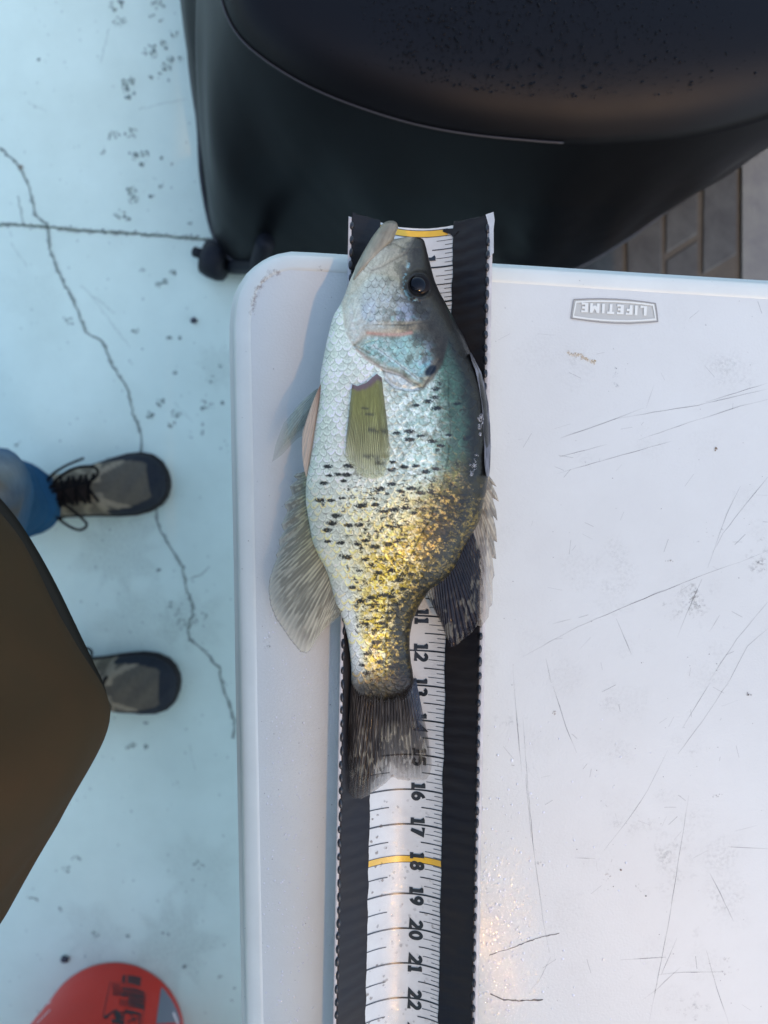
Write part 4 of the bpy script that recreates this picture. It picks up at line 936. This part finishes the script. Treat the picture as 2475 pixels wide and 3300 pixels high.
fin('pelvic_fin', [(1033, 1238), (1037, 1252)], [(985, 1362), (975, 1396), (973, 1440), (975, 1475), (980, 1513), (988, 1540), (994, 1510), (1002, 1480), (1012, 1430), (1022, 1372)], 90, 120, TZ+.047, TZ+.044, col_pel, 9, bow=(-3, 0))
def col_pel2(u, v, x, y, ray):
    n = fbm(x/10, y/16, 4); c = np.zeros(u.shape+(3,))+C(.27, .33, .27); c = mixc(c, C(.12, .15, .11), (1-ray)*.5); c = mixc(c, C(.12, .15, .12), sst(.55, .7, n)*.3)
    return c, .72-.42*sst(.55, 1, v)+.1*sst(.3, 0, v)
o = fin('pelvic_fin', [(1025, 1250), (1022, 1300)], [(945, 1326), (915, 1363), (902, 1395), (889, 1430), (877, 1489), (895, 1476), (910, 1465), (934, 1438), (960, 1412), (985, 1400)], 120, 110, TZ+.039, TZ+.022, col_pel2, 11, bow=(-4, -2))
o['label'] = 'translucent far pelvic fin fanned out over the table'
# folded leading dorsal membrane on the right edge of the back
xs_ = np.array([(1516, 1137), (1530, 1165), (1548, 1200), (1561, 1250), (1571, 1300), (1577, 1370), (1579, 1440), (1577, 1500), (1574, 1535)], float)
xs2 = xs_-np.array([(2, 0), (10, 2), (14, 0), (17, 0), (19, 0), (20, 0), (19, 0), (15, 0), (6, 0)])
def col_fold(u, v, x, y, ray):
    n = fbm(x/5, y/50, 4); return mixc(np.zeros(u.shape+(3,))+C(.030, .033, .042), C(.16, .17, .20), sst(.42, .68, n)*.6), .97+0*u
fin('folded_dorsal_edge', [tuple(p) for p in xs2], [tuple(p) for p in xs_+np.array([3, 0])], 200, 16, TZ+.054, TZ+.0425, col_fold, 3, amp=.0008)
# foam on the back
mb = MB(); r = random.Random(2)
cl = [(1548, 1350, 7, 26, 34), (1547, 1401, 5, 6, 9), (1528, 1500, 10, 20, 36), (1518, 1527, 5, 9, 14), (1536, 1468, 6, 5, 6)]
zf = zbody(0)
for (x, y, rx, ry, n) in cl:
    for k in range(n):
        bx = x+r.gauss(0, rx*.5); by = y+r.gauss(0, ry*.5); rad = r.uniform(.00025, .0009)*(1 if by < 1400 else .75)
        z = float(zf(0, np.array([[bx, by]]))[0]) if False else float(zf(0, np.array([bx, by])[None, None, :])[0, 0])
        c = U(bx, by, z+.0002); nn = 8; vs = []; als = []
        for i in range(4):
            a = i/3*math.pi/2
            for q_ in range(nn): vs.append((c[0]+rad*math.sin(a+.15)*math.cos(.785*q_), c[1]+rad*math.sin(a+.15)*math.sin(.785*q_), c[2]+rad*.8*math.cos(a))); als.append([.12, .15, .45, .9][i])
        fs = [(i*nn+k2, (i+1)*nn+k2, (i+1)*nn+(k2+1) % nn, i*nn+(k2+1) % nn) for i in range(3) for k2 in range(nn)]+[tuple(range(nn))]
        mb.add(vs, fs, als, [(.6, .62, .64)]*len(vs))
o = AT(mb.build('foam', M['foam'], smooth=True)); tag(o, kind='stuff')

# ------------------------------------------------------------------ covered grill
gr = empty('grill_cover', (.25, .88, 0)); tag(gr, 'large black vinyl grill cover beaded with water beyond the table', 'grill cover')
CX, CY = .25, .88
hem = [(-.335, .871), (-.331, .802), (-.322, .713), (-.312, .653), (-.308, .556), (-.297, .50), (-.289, .465), (-.274, .437), (-.254, .423), (-.231, .412), (-.1, .385), (.1, .375), (.25, .385), (.323, .412), (.402, .457), (.480, .514), (.540, .553), (.609, .603), (.653, .637), (.80, .75), (.88, .9), (.88, 1.1), (.8, 1.3), (.5, 1.45), (.1, 1.45), (-.2, 1.35), (-.33, 1.15), (-.34, 1.0)]
topl = [(-.173, .547), (-.163, .515), (-.14, .493), (-.104, .468), (-.0675, .449), (-.017, .430), (.041, .413), (.087, .405), (.145, .399), (.194, .395), (.263, .397), (.331, .403), (.380, .413), (.48, .45), (.56, .52), (.6, .62), (.62, .8), (.6, 1.05), (.5, 1.25), (.3, 1.33), (.05, 1.3), (-.12, 1.15), (-.19, .9), (-.19, .7), (-.182, .6)]
def polar(poly, n=420):
    P_ = np.array(poly); a = np.arctan2(P_[:, 1]-CY, P_[:, 0]-CX); rr = np.hypot(P_[:, 1]-CY, P_[:, 0]-CX)
    o_ = np.argsort(a); a = a[o_]; rr = rr[o_]
    th = np.linspace(-math.pi, math.pi, n, endpoint=False)
    v = np.interp(th, np.concatenate([a-2*math.pi, a, a+2*math.pi]), np.tile(rr, 3))
    k = 7; return th, np.convolve(np.pad(v, k//2, 'wrap'), np.ones(k)/k, 'valid')
NA = 420
th, rh = polar(hem, NA); _, rt = polar(topl, NA)
rowsP = []
ZT_ = .50
aw = th
for s in np.linspace(0, 1, 70):
    z = .055+(ZT_-.055)*s
    f = s**1.15
    rr = rh*(1-f)+rt*f+.012*math.sin(math.pi*s)
    # draped folds fanning down from the left front corner, broad ones elsewhere
    fold = .017*(np.sin(aw*13+2.4*s+1.0)-.7)*(1-s)*(.25+np.exp(-((aw+2.45)/.45)**2))+.008*(np.sin(aw*27+5*s)-.6)*(1-s)*np.exp(-((aw+2.7)/.35)**2)+.004*np.sin(aw*31+3*s)*s*(1-s)*4*.6
    rr = rr+.010*(fbm(np.cos(th)*6+s*1.5+9, np.sin(th)*6-s*2.2+9, 77, 4)-.5)*math.sin(math.pi*s)
    rr = rr+fold*math.sin(math.pi*min(1, s*1.02))**.8
    rowsP.append(np.stack([CX+rr*np.cos(th), CY+rr*np.sin(th), z+0*th], -1))
for s, dz in ((.004, .006), (.010, .014), (.020, .023), (.034, .031), (.050, .036), (.075, .040), (.11, .043), (.16, .046), (.22, .049), (.3, .052), (.4, .054), (.55, .056), (.75, .057)):
    rr = rt-s*(1+.3*np.sin(th*3)); rr = np.maximum(rr, .002)
    rowsP.append(np.stack([CX+rr*np.cos(th), CY+rr*np.sin(th), ZT_+dz+0*th+.0015*np.sin(th*5+s*30)], -1))
rowsP.append(np.stack([CX+.002*np.cos(th), CY+.002*np.sin(th), ZT_+.058+0*th], -1))
cov = reparent(grid_obj('cover', np.array(rowsP), M['cover'], None, wrap=True, cap=True), gr)
mb = MB(); sel = [i for i in range(NA) if (-3.3 < th[i] < -1.68)]
tube_mb(mb, [(CX+(rt[i]+.001)*math.cos(th[i]), CY+(rt[i]+.001)*math.sin(th[i]), ZT_+.001) for i in sel], .0013, 6)
reparent(mb.build('seam_piping', M['piping'], smooth=True), gr)
mb = MB(); pts = [tuple(rowsP[0][i]) for i in range(NA)]
tube_mb(mb, pts, .004, 6); reparent(mb.build('hem_piping', M['piping'], smooth=True), gr)
mb = MB(); r = random.Random(8); rP = np.array(rowsP)
for k in range(2600):
    x = r.gauss(1500, 430); y = r.uniform(-30, 420); p = U(x, y, .552)
    a = math.atan2(p[1]-CY, p[0]-CX); d = math.hypot(p[1]-CY, p[0]-CX); i = int((a+math.pi)/(2*math.pi)*NA) % NA
    if d > rt[i]-.03: continue
    ra = rt[i]-d; z = ZT_+np.interp(ra, [.034, .05, .075, .11, .16, .22, .3, .4, .55], [.031, .036, .040, .043, .046, .049, .052, .054, .056])
    dome(mb, (p[0], p[1], z-.0004), r.choice([.0004, .0005, .0005, .0006, .0007, .0009, .0014]), .0005, 6)
o = reparent(mb.build('rain_drop', M['drop'], smooth=True), gr); tag(o, kind='stuff')
# wheel under the hem
def cyl(mb, a, b, r0, n=24, rad2=None):
    tube_mb(mb, [a, b], [r0, rad2 or r0], n)
wc = Vector(U(692, 836, .034)); ax = Vector((-.93, .36, 0)).normalized()
mb = MB(); tube_mb(mb, [wc-ax*.024, wc-ax*.022, wc-ax*.012, wc+ax*.004, wc+ax*.017, wc+ax*.020], [.022, .030, .033, .033, .030, .020], 28)
wh = reparent(mb.build('wheel', M['rubber'], smooth=True), gr)
mb = MB(); tube_mb(mb, [wc+ax*.016, wc+ax*.038, wc+ax*.040], [.009, .009, .007], 12); o = mb.build('axle', M['rubber'], None, smooth=True); o.parent = wh
mb = MB(); tube_mb(mb, [wc-ax*.03, wc-ax*.09+Vector((0, 0, .06)), wc-ax*.13+Vector((0, 0, .2))], .014, 10); reparent(mb.build('caster_leg', M['rubber'], smooth=True), gr)

# ------------------------------------------------------------------ red bucket
bc = np.array([(369-1237.5)*HC/F, (1650-3325)*HC/F]); H_B = .37
bk = empty('bucket', (bc[0], bc[1], 0)); tag(bk, 'red plastic bucket with dark warning print standing on the slab', 'bucket')
def rb_(z): return .124+.026*z/H_B
def PW(a, z, off=0): return (bc[0]+(rb_(z)+off)*math.cos(a), bc[1]+(rb_(z)+off)*math.sin(a), z)
pr = [(0.0, .004), (.118, .004), (.123, .0), (.1255, .006)]+[(rb_(z), z) for z in np.linspace(.02, .33, 14)]+[(.152, .335), (.152, .365), (.155, .37), (.150, .372), (.147, .366), (.143, .33), (.118, .012), (0.0005, .012)]
Pb = np.array([[(bc[0]+max(r_, .0004)*math.cos(t), bc[1]+max(r_, .0004)*math.sin(t), z) for t in np.linspace(0, 2*math.pi, 96, endpoint=False)] for r_, z in pr])
reparent(grid_obj('pail', Pb, M['bucket'], None, wrap=True), bk)
mb = MB(); hp = [(bc[0]+.158*math.cos(a), bc[1]-.158*abs(math.sin(a))*.9, .345-.10*math.sin(a)) for a in np.linspace(0, math.pi, 24)]; tube_mb(mb, hp, .002, 6)
reparent(mb.build('handle', M['steel'], smooth=True), bk)
def invw(sx, sy):
    best = None
    for a in np.linspace(math.radians(-10), math.radians(190), 401):
        for z in np.linspace(0, .2, 81):
            p = PW(a, z); d = HC-p[2]; qx = 1237.5+p[0]*F/d; qy = 1650-p[1]*F/d; e = (qx-sx)**2+(qy-sy)**2
            if best is None or e < best[0]: best = (e, a, z)
    return best[1], best[2]
def patch(name, quad, m, off, n=10, par=None):
    """quad of four photo measurements on the wall, bilinear in (angle, height)"""
    q = [invw(*p) for p in quad]; g = np.zeros((n+1, n+1, 3))
    for i in range(n+1):
        for j in range(n+1):
            u, v = i/n, j/n
            a = (q[0][0]*(1-u)+q[1][0]*u)*(1-v)+(q[3][0]*(1-u)+q[2][0]*u)*v; z = (q[0][1]*(1-u)+q[1][1]*u)*(1-v)+(q[3][1]*(1-u)+q[2][1]*u)*v
            g[i, j] = PW(a, z, off)
    return reparent(grid_obj(name, g, m), bk)
bq = lambda x, y: (100+x/3.016, 3050+y/3.016)
patch('warning_heading', [bq(935, 280), bq(1075, 300), bq(1060, 392), bq(935, 362)], M['print'], .0004, 6)
patch('warning_heading', [bq(885, 282), bq(920, 278), bq(920, 360), bq(880, 352)], M['print'], .0004, 6)
a0, z0 = invw(*bq(768, 355)); a1, z1 = invw(*bq(1112, 462)); a3, z3 = invw(*bq(700, 700)); 
mbp = MB(); mbd = MB()
def wl(p, q_, wd, mb_, off=.0005):
    A_ = invw(*bq(*p)); B_ = invw(*bq(*q_)); n = 10
    ribbon(mb_, [(A_[0]*.13+(B_[0]-A_[0])*.13*i/n, A_[1]+(B_[1]-A_[1])*i/n) for i in range(n+1)], wd, lambda s_, z: PW(s_/.13, z, off))
for k in range(7): wl((790, 372+k*17), (870 if k < 4 else 930, 384+k*18), .0020, mbp)
for k in range(11): wl((880 if k < 5 else 940, 398+k*18), (1100, 448+k*17), .0034, mbp)
for k in range(3): wl((860, 520+k*22), (935, 530+k*22), .0022, mbp)
wl((768, 352), (1116, 462), .0012, mbp); wl((768, 352), (700, 690), .0012, mbp); wl((1116, 462), (1075, 754), .0012, mbp)
reparent(mbp.build('warning_text', M['print']), bk)
for p, q_, wd in (((720, 690), (820, 625), .0035), ((820, 625), (880, 700), .0060), ((830, 650), (860, 750), .0090), ((820, 640), (1060, 665), .0026), ((910, 625), (1065, 668), .0050), ((905, 640), (890, 740), .0024), ((1065, 660), (1045, 754), .0030), ((960, 660), (1010, 740), .0026), ((1040, 690), (930, 745), .0026), ((780, 730), (900, 748), .0080), ((715, 680), (745, 700), .0070)):
    wl(p, q_, wd, mbd, .0007)
reparent(mbd.build('warning_picture', M['printdark']), bk)
patch('grey_panel', [bq(1262, 385), bq(1290, 395), bq(1475, 745), bq(1215, 754)], M['printgrey'], .0004, 8)
mbw = MB(); wl((1375, 645), (1425, 760), .0065, mbw, .0008); reparent(mbw.build('white_lettering', M['printwhite']), bk); mbw = MB()
wl((192, 545), (130, 640), .0035, mbw, .0006); wl((130, 640), (70, 740), .003, mbw, .0006); wl((186, 622), (60, 752), .0035, mbw, .0008)
reparent(mbw.build('white_lettering', M['printwhite']), bk)

# ------------------------------------------------------------------ person taking the picture
per_spec = [  # joint, radius
 ('pelvis', (-.52, -.13, .93), .13), ('waist', (-.50, -.13, 1.05), .125), ('chest', (-.46, -.13, 1.24), .13), ('neckb', (-.42, -.13, 1.42), .06), ('neck', (-.385, -.13, 1.49), .05), ('head', (-.345, -.13, 1.58), .085), ('crown', (-.33, -.13, 1.66), .07),
 ('hipL', (-.53, -.05, .90), .070), ('kneeL', (-.43, .02, .50), .040), ('ankL', (-.605, .02, .10), .034), ('hipR', (-.53, -.21, .90), .070), ('kneeR', (-.465, -.285, .49), .040), ('ankR', (-.60, -.305, .10), .034),
 ('shL', (-.44, .06, 1.36), .055), ('elL', (-.33, .16, 1.20), .042), ('wrL', (-.14, .085, 1.285), .026), ('paL', (-.085, .06, 1.295), .030),
 ('shR', (-.44, -.32, 1.36), .055), ('elR', (-.33, -.40, 1.20), .042), ('wrR', (-.14, -.22, 1.285), .026), ('paR', (-.085, -.17, 1.295), .030)]
nm = {n: i for i, (n, p, r_) in enumerate(per_spec)}
vsP = [p for n, p, r_ in per_spec]; rdP = [r_ for n, p, r_ in per_spec]
ed = [('pelvis', 'waist'), ('waist', 'chest'), ('chest', 'neckb'), ('neckb', 'neck'), ('neck', 'head'), ('head', 'crown'), ('pelvis', 'hipL'), ('hipL', 'kneeL'), ('kneeL', 'ankL'), ('pelvis', 'hipR'), ('hipR', 'kneeR'), ('kneeR', 'ankR'),
      ('chest', 'shL'), ('shL', 'elL'), ('elL', 'wrL'), ('wrL', 'paL'), ('chest', 'shR'), ('shR', 'elR'), ('elR', 'wrR'), ('wrR', 'paR')]
edI = [(nm[a], nm[b]) for a, b in ed]
for s, pa in ((1, 'paL'), (-1, 'paR')):
    b = Vector(vsP[nm[pa]])
    for k in range(4):
        d0 = Vector((.035, -s*.002+(-.024+.016*k), .010)); d1 = d0+Vector((.022, -s*.012, -.002)); d2 = d1+Vector((.010, -s*.014, -.006))
        i0 = len(vsP); vsP += [tuple(b+d0), tuple(b+d1), tuple(b+d2)]; rdP += [.0095, .0085, .0075]; edI += [(nm[pa], i0), (i0, i0+1), (i0+1, i0+2)]
    i0 = len(vsP); vsP += [tuple(b+Vector((.004, -s*.030, .006))), tuple(b+Vector((.022, -s*.046, .010)))]; rdP += [.011, .009]; edI += [(nm[pa], i0), (i0, i0+1)]
me = bpy.data.meshes.new('person'); me.from_pydata(vsP, edI, []); me.update()
per = bpy.data.objects.new('person', me); link(per); me.materials.append(M['human'])
sk = per.modifiers.new('skin', 'SKIN'); sk.use_smooth_shade = True
for i, v in enumerate(me.skin_vertices[0].data): v.radius = (rdP[i], rdP[i]); v.use_root = (i == 0)
per.modifiers.new('sub', 'SUBSURF').levels = 1; per.modifiers['sub'].render_levels = 2
tag(per, 'person in brown jacket, blue jeans and grey hiking shoes standing at the table edge', 'person')
# hair and face
mb = MB(); hc_ = Vector((-.345, -.13, 1.60)); vs = []; fs = []; n = 20; m_ = 9
for i in range(m_):
    a = i/(m_-1)*1.75
    for k in range(n):
        b_ = 6.2832*k/n; rr = .098+.006*math.sin(5*b_+i); vs.append((hc_.x-.012+rr*math.sin(a)*math.cos(b_)*.98, hc_.y+rr*.84*math.sin(a)*math.sin(b_), hc_.z+.01+rr*1.05*math.cos(a)-(.02 if math.cos(b_) > .4 and a > 1.0 else 0)))
for i in range(m_-1):
    for k in range(n): fs.append((i*n+k, (i+1)*n+k, (i+1)*n+(k+1) % n, i*n+(k+1) % n))
mb.add(vs, fs); mb.build('hair', M['hair'], per, smooth=True)
# jacket: hem measured from the photograph, closed round the back, rising to the shoulders
JZ = .80
hemS = [(0, 1606), (46, 1657), (102, 1744), (169, 1862), (231, 1990), (287, 2108), (328, 2190), (350, 2232), (359, 2270), (360, 2298), (356, 2335), (344, 2372), (328, 2400), (302, 2450), (230, 2570), (128, 2750), (63, 2866), (0, 2981)]
JC = (-.42, -.13)
hemB = [(0, 1655), (60, 1722), (102, 1800), (169, 1945), (225, 2045), (280, 2135), (330, 2205)]+hemS[7:]
backJ = [(-.30, -.318), (-.42, -.36), (-.55, -.35), (-.65, -.26), (-.68, -.13), (-.65, 0), (-.55, .09), (-.42, .10), (-.31, .055)]
hemJ = [U(x, y, JZ)[:2] for x, y in hemB]+backJ
hemA = [U(x, y, .785)[:2] for x, y in hemS[:8]]+[U(x-7, y, .785)[:2] for x, y in hemS[8:]]+backJ
def polarc(poly, C0, n, k=3):
    P_ = np.array(poly); a = np.arctan2(P_[:, 1]-C0[1], P_[:, 0]-C0[0]); rr = np.hypot(P_[:, 1]-C0[1], P_[:, 0]-C0[0]); o_ = np.argsort(a); a = a[o_]; rr = rr[o_]
    t = np.linspace(-math.pi, math.pi, n, endpoint=False)
    px = np.interp(t, np.concatenate([a-2*math.pi, a, a+2*math.pi]), np.tile(rr, 3))
    return t, np.convolve(np.pad(px, k//2, 'wrap'), np.ones(k)/k, 'valid')
NJ = 260
tj, rj = polarc(hemJ, JC, NJ, 5)
def ell(t, a, b): return a*b/np.sqrt((b*np.cos(t))**2+(a*np.sin(t))**2)
st = [(.795, 0, JC, None, None, 0), (.80, 0, JC, None, None, 0), (.84, .06, JC, .23, .24, 0), (.90, .22, (-.43, -.13), .22, .235, 0), (1.0, .55, (-.455, -.13), .19, .225, 0), (1.12, .85, (-.46, -.13), .165, .215, 0), (1.25, 1, (-.45, -.13), .15, .225, 0), (1.34, 1, (-.44, -.13), .13, .235, 0), (1.40, 1, (-.43, -.13), .10, .18, 0), (1.44, 1, (-.42, -.13), .075, .10, 0), (1.47, 1, (-.41, -.13), .065, .075, 0)]
zs = np.array([s[0] for s in st]); rw = []
for z in np.concatenate([[.793], np.linspace(.80, 1.47, 60)]):
    f = np.interp(z, zs, [s[1] for s in st]); cx = np.interp(z, zs, [s[2][0] for s in st]); cy = np.interp(z, zs, [s[2][1] for s in st])
    a_ = np.interp(z, zs, [s[3] or .23 for s in st]); b_ = np.interp(z, zs, [s[4] or .24 for s in st])
    rr = rj*(1-f)+ell(tj, a_, b_)*f
    rr = rr+(.006*np.sin(tj*7+z*18)+.004*np.sin(tj*15-z*25))*min(1, max(0, (z-.80)*8))*(1-.5*f)
    rr = rr+.012*(fbm(np.cos(tj)*3+5+z*2, np.sin(tj)*3+5+z*7, 55, 4)-.5)*min(1, max(0, (z-.80)*12))
    if z < .80: rr = rr-.004
    rw.append(np.stack([cx+rr*np.cos(tj), cy+rr*np.sin(tj), z+0*tj], -1))
rw.insert(0, np.stack([JC[0]+(rj-.02)*np.cos(tj), JC[1]+(rj-.02)*np.sin(tj), .80+0*tj], -1))
rw.insert(0, np.stack([JC[0]+(rj-.03)*np.cos(tj), JC[1]+(rj-.03)*np.sin(tj), .86+0*tj], -1))
jk = grid_obj('jacket', np.array(rw), M['jacket'], per, wrap=True)
tsh, rsh = polarc(hemA, JC, NJ, 5)
sh_ = [np.stack([JC[0]+(rsh-d_)*np.cos(tsh), JC[1]+(rsh-d_)*np.sin(tsh), z_+0*tsh], -1) for d_, z_ in ((.02, .80), (.004, .786), (0, .785), (.003, .792), (.025, .83), (.05, .90))]
grid_obj('shirt_hem', np.array(sh_), M['shirt'], per, wrap=True)
for s, sh, el, wr in ((1, 'shL', 'elL', 'wrL'), (-1, 'shR', 'elR', 'wrR')):
    mb = MB(); a, b, c = (Vector(vsP[nm[k]]) for k in (sh, el, wr))
    pts = [a+(b-a)*t for t in (-.1, .1, .35, .65, .9)]+[b+(c-b)*t for t in (.08, .3, .6, .88)]
    tube_mb(mb, pts, [.07, .075, .068, .062, .062, .060, .052, .046, .042], 16); mb.build('sleeve', M['jacket'], per, smooth=True)
# jeans
def leg(name, pts, rads, yoff=0):
    n = 40; P_ = [Vector(p) for p in pts]; ts = np.linspace(0, 1, 60); rows_ = []; cols = []
    k = np.linspace(0, 1, len(P_)); px = np.array([list(p) for p in P_])
    cx = np.stack([np.interp(ts, k, px[:, i]) for i in range(3)], 1)
    for _ in range(3): cx[1:-1] = (cx[:-2]+cx[1:-1]*2+cx[2:])/4
    rd = np.interp(ts, k, rads)
    for i, t in enumerate(ts):
        T = Vector(cx[min(i+1, 59)]-cx[max(i-1, 0)]).normalized(); X_ = Vector((0, 1, 0)); Yv = T.cross(X_).normalized(); X_ = Yv.cross(T).normalized()
        ring = []; cr_ = []
        for q_ in range(n):
            a = 6.2832*q_/n; rr = rd[i]*(.90+.34*float(fbm(np.array(2+math.cos(a)*1.3+t*9), np.array(2+math.sin(a)*1.3+t*5), 12, 4))+.05*math.sin(3*a+9*t)+.035*math.sin(5*a-14*t)+(.04*math.sin(t*70+2*a) if t < .25 else .0))
            p = Vector(cx[i])+X_*rr*math.cos(a)+Yv*rr*math.sin(a); ring.append(tuple(p))
            fade = np.exp(-((p.z-.54)/.13)**2)*(.75+.25*math.sin(7*p.y*20+p.z*30))
            base = np.array([.017, .085, .17])*(1 if p.z > .28 else .75); fd = (np.array([.20, .21, .19]) if p.y > .03 else np.array([.19, .155, .105]))*(.5+.9*vn(np.array(p.y*60.), np.array(p.z*22.), 3))  # faded knee; pale highlight painted on one side, beige on the other
            cr_.append(base*(1-fade)+fd*fade)
        rows_.append(ring); cols.append(cr_)
    return grid_obj(name, np.array(rows_), M['denim'], per, col=np.array(cols), wrap=True)
leg('jeans_leg', [(-.605, .018, .085), (-.600, .018, .16), (-.555, .018, .28), (-.500, .018, .40), (-.462, .012, .50), (-.462, -.005, .60), (-.49, -.03, .76), (-.52, -.06, .90)], [.064, .063, .060, .060, .056, .066, .09, .11])
leg('jeans_leg', [(-.585, -.305, .085), (-.578, -.305, .16), (-.55, -.30, .28), (-.50, -.29, .40), (-.465, -.285, .50), (-.47, -.26, .60), (-.50, -.22, .76), (-.52, -.20, .90)], [.069, .068, .064, .068, .072, .082, .10, .11])
# shoes
def shoe(toeS, heel_dir, mirror, lbl):
    tx, ty = toeS; T0 = Vector(U(tx, ty, .03)); d = Vector((*heel_dir, 0)).normalized(); n_ = Vector((-d.y, d.x, 0))
    Ls = .305
    org = T0-d*Ls
    xs = np.array([0, .01, .03, .07, .12, .17, .21, .24, .265, .285, .297, .3035, .305])
    hl = np.array([.006, .024, .033, .037, .037, .043, .050, .0535, .0525, .045, .033, .017, .004])   # outer side half width
    hr = np.array([.006, .024, .033, .035, .034, .040, .047, .0500, .0475, .039, .027, .013, .003])
    ht = np.array([.075, .095, .105, .110, .108, .094, .078, .067, .060, .053, .045, .036, .030])
    rows_, cols = [], []; K = 48
    X_ = np.linspace(0, 1, 90); X_ = Ls*(1-(1-X_)**1.6)*1.0
    for x in X_:
        l_, r_, h_ = (np.interp(x, xs, q_) for q_ in (hl, hr, ht)); ring = []; cc = []
        for k in range(K):
            a = math.pi*k/(K-1)   # 0 = left rim ... pi = right rim
            s_ = math.cos(a); w_ = (l_ if s_ > 0 else r_)*s_*mirror if False else (l_ if s_*mirror > 0 else r_)*s_
            up = max(0.0, math.sin(a))**(.62 if x > .2 else .8)
            z = .020+(h_-.020)*up+.0012*math.sin(x*160+a*6)
            inw = 1-.10*up
            p = org+d*x+n_*w_*inw; ring.append((p.x, p.y, z))
            # colour by panel
            c = np.array([.115, .108, .090])
            tip = (Ls-x); rimd = 1-up
            navy = (x > .205) and (up < .60+.25*(x-.205)/.1 or tip < .022)
            if x > .20 and not navy: c = np.array([.095, .092, .082])
            if navy: c = np.array([.020, .026, .038])
            ov = abs(abs(w_)-(.013+(x-.185)*.55)) < .006 and .185 < x < .25
            ov2 = abs(x-.205) < .008 and abs(w_) > .010
            ov3 = abs(((x*1.0+abs(w_)*1.6) % .042)-.021) < .0055 and x < .19 and abs(w_) > .020
            if (ov or ov2 or ov3) and not navy: c = np.array([.22, .205, .17])
            if abs(w_) < .021 and .06 < x < .195: c = np.array([.022, .018, .018])
            if x < .07 and up > .5: c = np.array([.012, .011, .012])
            if up < .10: c = np.array([.05, .045, .04])
            cc.append(c*np.array([1.18, 1.06, .88]))
        rows_.append(ring); cols.append(cc)
    root = grid_obj('shoe', np.array(rows_), M['shoe'], per, col=np.array(cols)); root['label'] = lbl
    so_ = []
    for z, e in ((0.001, -.001), (.004, .002), (.016, .0035), (.022, .002), (.024, -.002)):
        ring = []
        for x in X_: ring.append(tuple((org+d*(x*1.006)+n_*(np.interp(x, xs, hl if mirror > 0 else hr)+e*(1 if x < .3 else .3)))[:2])+(z,))
        for x in X_[::-1]: ring.append(tuple((org+d*(x*1.006)-n_*(np.interp(x, xs, hr if mirror > 0 else hl)+e*(1 if x < .3 else .3)))[:2])+(z,))
        so_.append(ring)
    o = grid_obj('sole', np.array(so_), M['sole'], None, wrap=True, cap=True, smooth=False); o.parent = root
    # laces: crossings and a bow
    def q3(x, w_, z): p = org+d*x+n_*w_*mirror; return (p.x, p.y, z)
    def hz(x): return float(np.interp(x, xs, ht))
    mb = MB()
    for i in range(6):
        x = .100+i*.018
        for s_ in (-1, 1):
            tube_mb(mb, [q3(x, -s_*.024, hz(x)-.006), q3(x+.006, 0, hz(x)+.006+.001*s_), q3(x+.014, s_*.024, hz(x)-.007)], .0026, 6)
    def loop(c0, pts):
        P_ = [Vector(q3(*p)) for p in pts]; out = []
        for i in range(len(P_)-1):
            p0, p1, p2, p3 = P_[max(i-1, 0)], P_[i], P_[i+1], P_[min(i+2, len(P_)-1)]
            for t in (0, .25, .5, .75): out.append(.5*((2*p1)+(p2-p0)*t+(2*p0-5*p1+4*p2-p3)*t*t+(3*p1-p0-3*p2+p3)*t**3))
        tube_mb(mb, out+[P_[-1]], .0024, 6)
    kx = .138
    loop(0, [(kx, 0, hz(kx)+.012), (kx+.02, .020, hz(kx)+.012), (kx+.045, .034, hz(kx)+.002), (kx+.070, .034, hz(kx)-.012), (kx+.078, .022, hz(kx)-.010), (kx+.066, .010, hz(kx)-.002), (kx+.03, .004, hz(kx)+.008), (kx, 0, hz(kx)+.012)])
    loop(0, [(kx, 0, hz(kx)+.012), (kx-.004, -.025, hz(kx)+.004), (kx+.002, -.050, hz(kx)-.030), (kx+.016, -.064, hz(kx)-.05), (kx+.030, -.056, hz(kx)-.05), (kx+.026, -.035, hz(kx)-.02), (kx+.010, -.01, hz(kx)+.006)])
    loop(0, [(kx, 0, hz(kx)+.012), (kx+.004, .025, hz(kx)+.004), (kx+.016, .045, hz(kx)-.035), (kx+.034, .058, hz(kx)-.07)])
    loop(0, [(kx, 0, hz(kx)+.012), (kx-.006, -.02, hz(kx)+.004), (kx-.002, -.042, hz(kx)-.03)])
    o = mb.build('lace', M['lace'], None, smooth=True); o.parent = root
    return root
shoe((533, 1545), (1, .16), 1, 'grey shoe with looped black laces')
shoe((567, 2206), (1, -.02), -1, 'grey shoe half hidden by the jacket')

# ------------------------------------------------------------------ pebbles
def pebble(sx, sy, rad, label, seed):
    r = random.Random(seed); c = U(sx, sy, 0); mb = MB(); vs = []; fs = []; n = 10; m_ = 6
    for i in range(m_+1):
        a = math.pi*i/m_
        for k in range(n):
            rr = rad*r.uniform(.8, 1.15); vs.append((c[0]+rr*math.sin(a)*math.cos(.628*k), c[1]+rr*.85*math.sin(a)*math.sin(.628*k), max(.0002, rad*.55+rad*.6*math.cos(a))))
    for i in range(m_):
        for k in range(n): fs.append((i*n+k, (i+1)*n+k, (i+1)*n+(k+1) % n, i*n+(k+1) % n))
    mb.add(vs, fs); o = mb.build('pebble', M['pebble'], None, smooth=True, origin=(c[0], c[1], 0)); tag(o, label, 'pebble')
pebble(626, 1034, .0065, 'dark grey pebble on the slab left of the table corner', 1)
pebble(212, 3087, .0075, 'dark purplish pebble on the slab above the red bucket', 2)
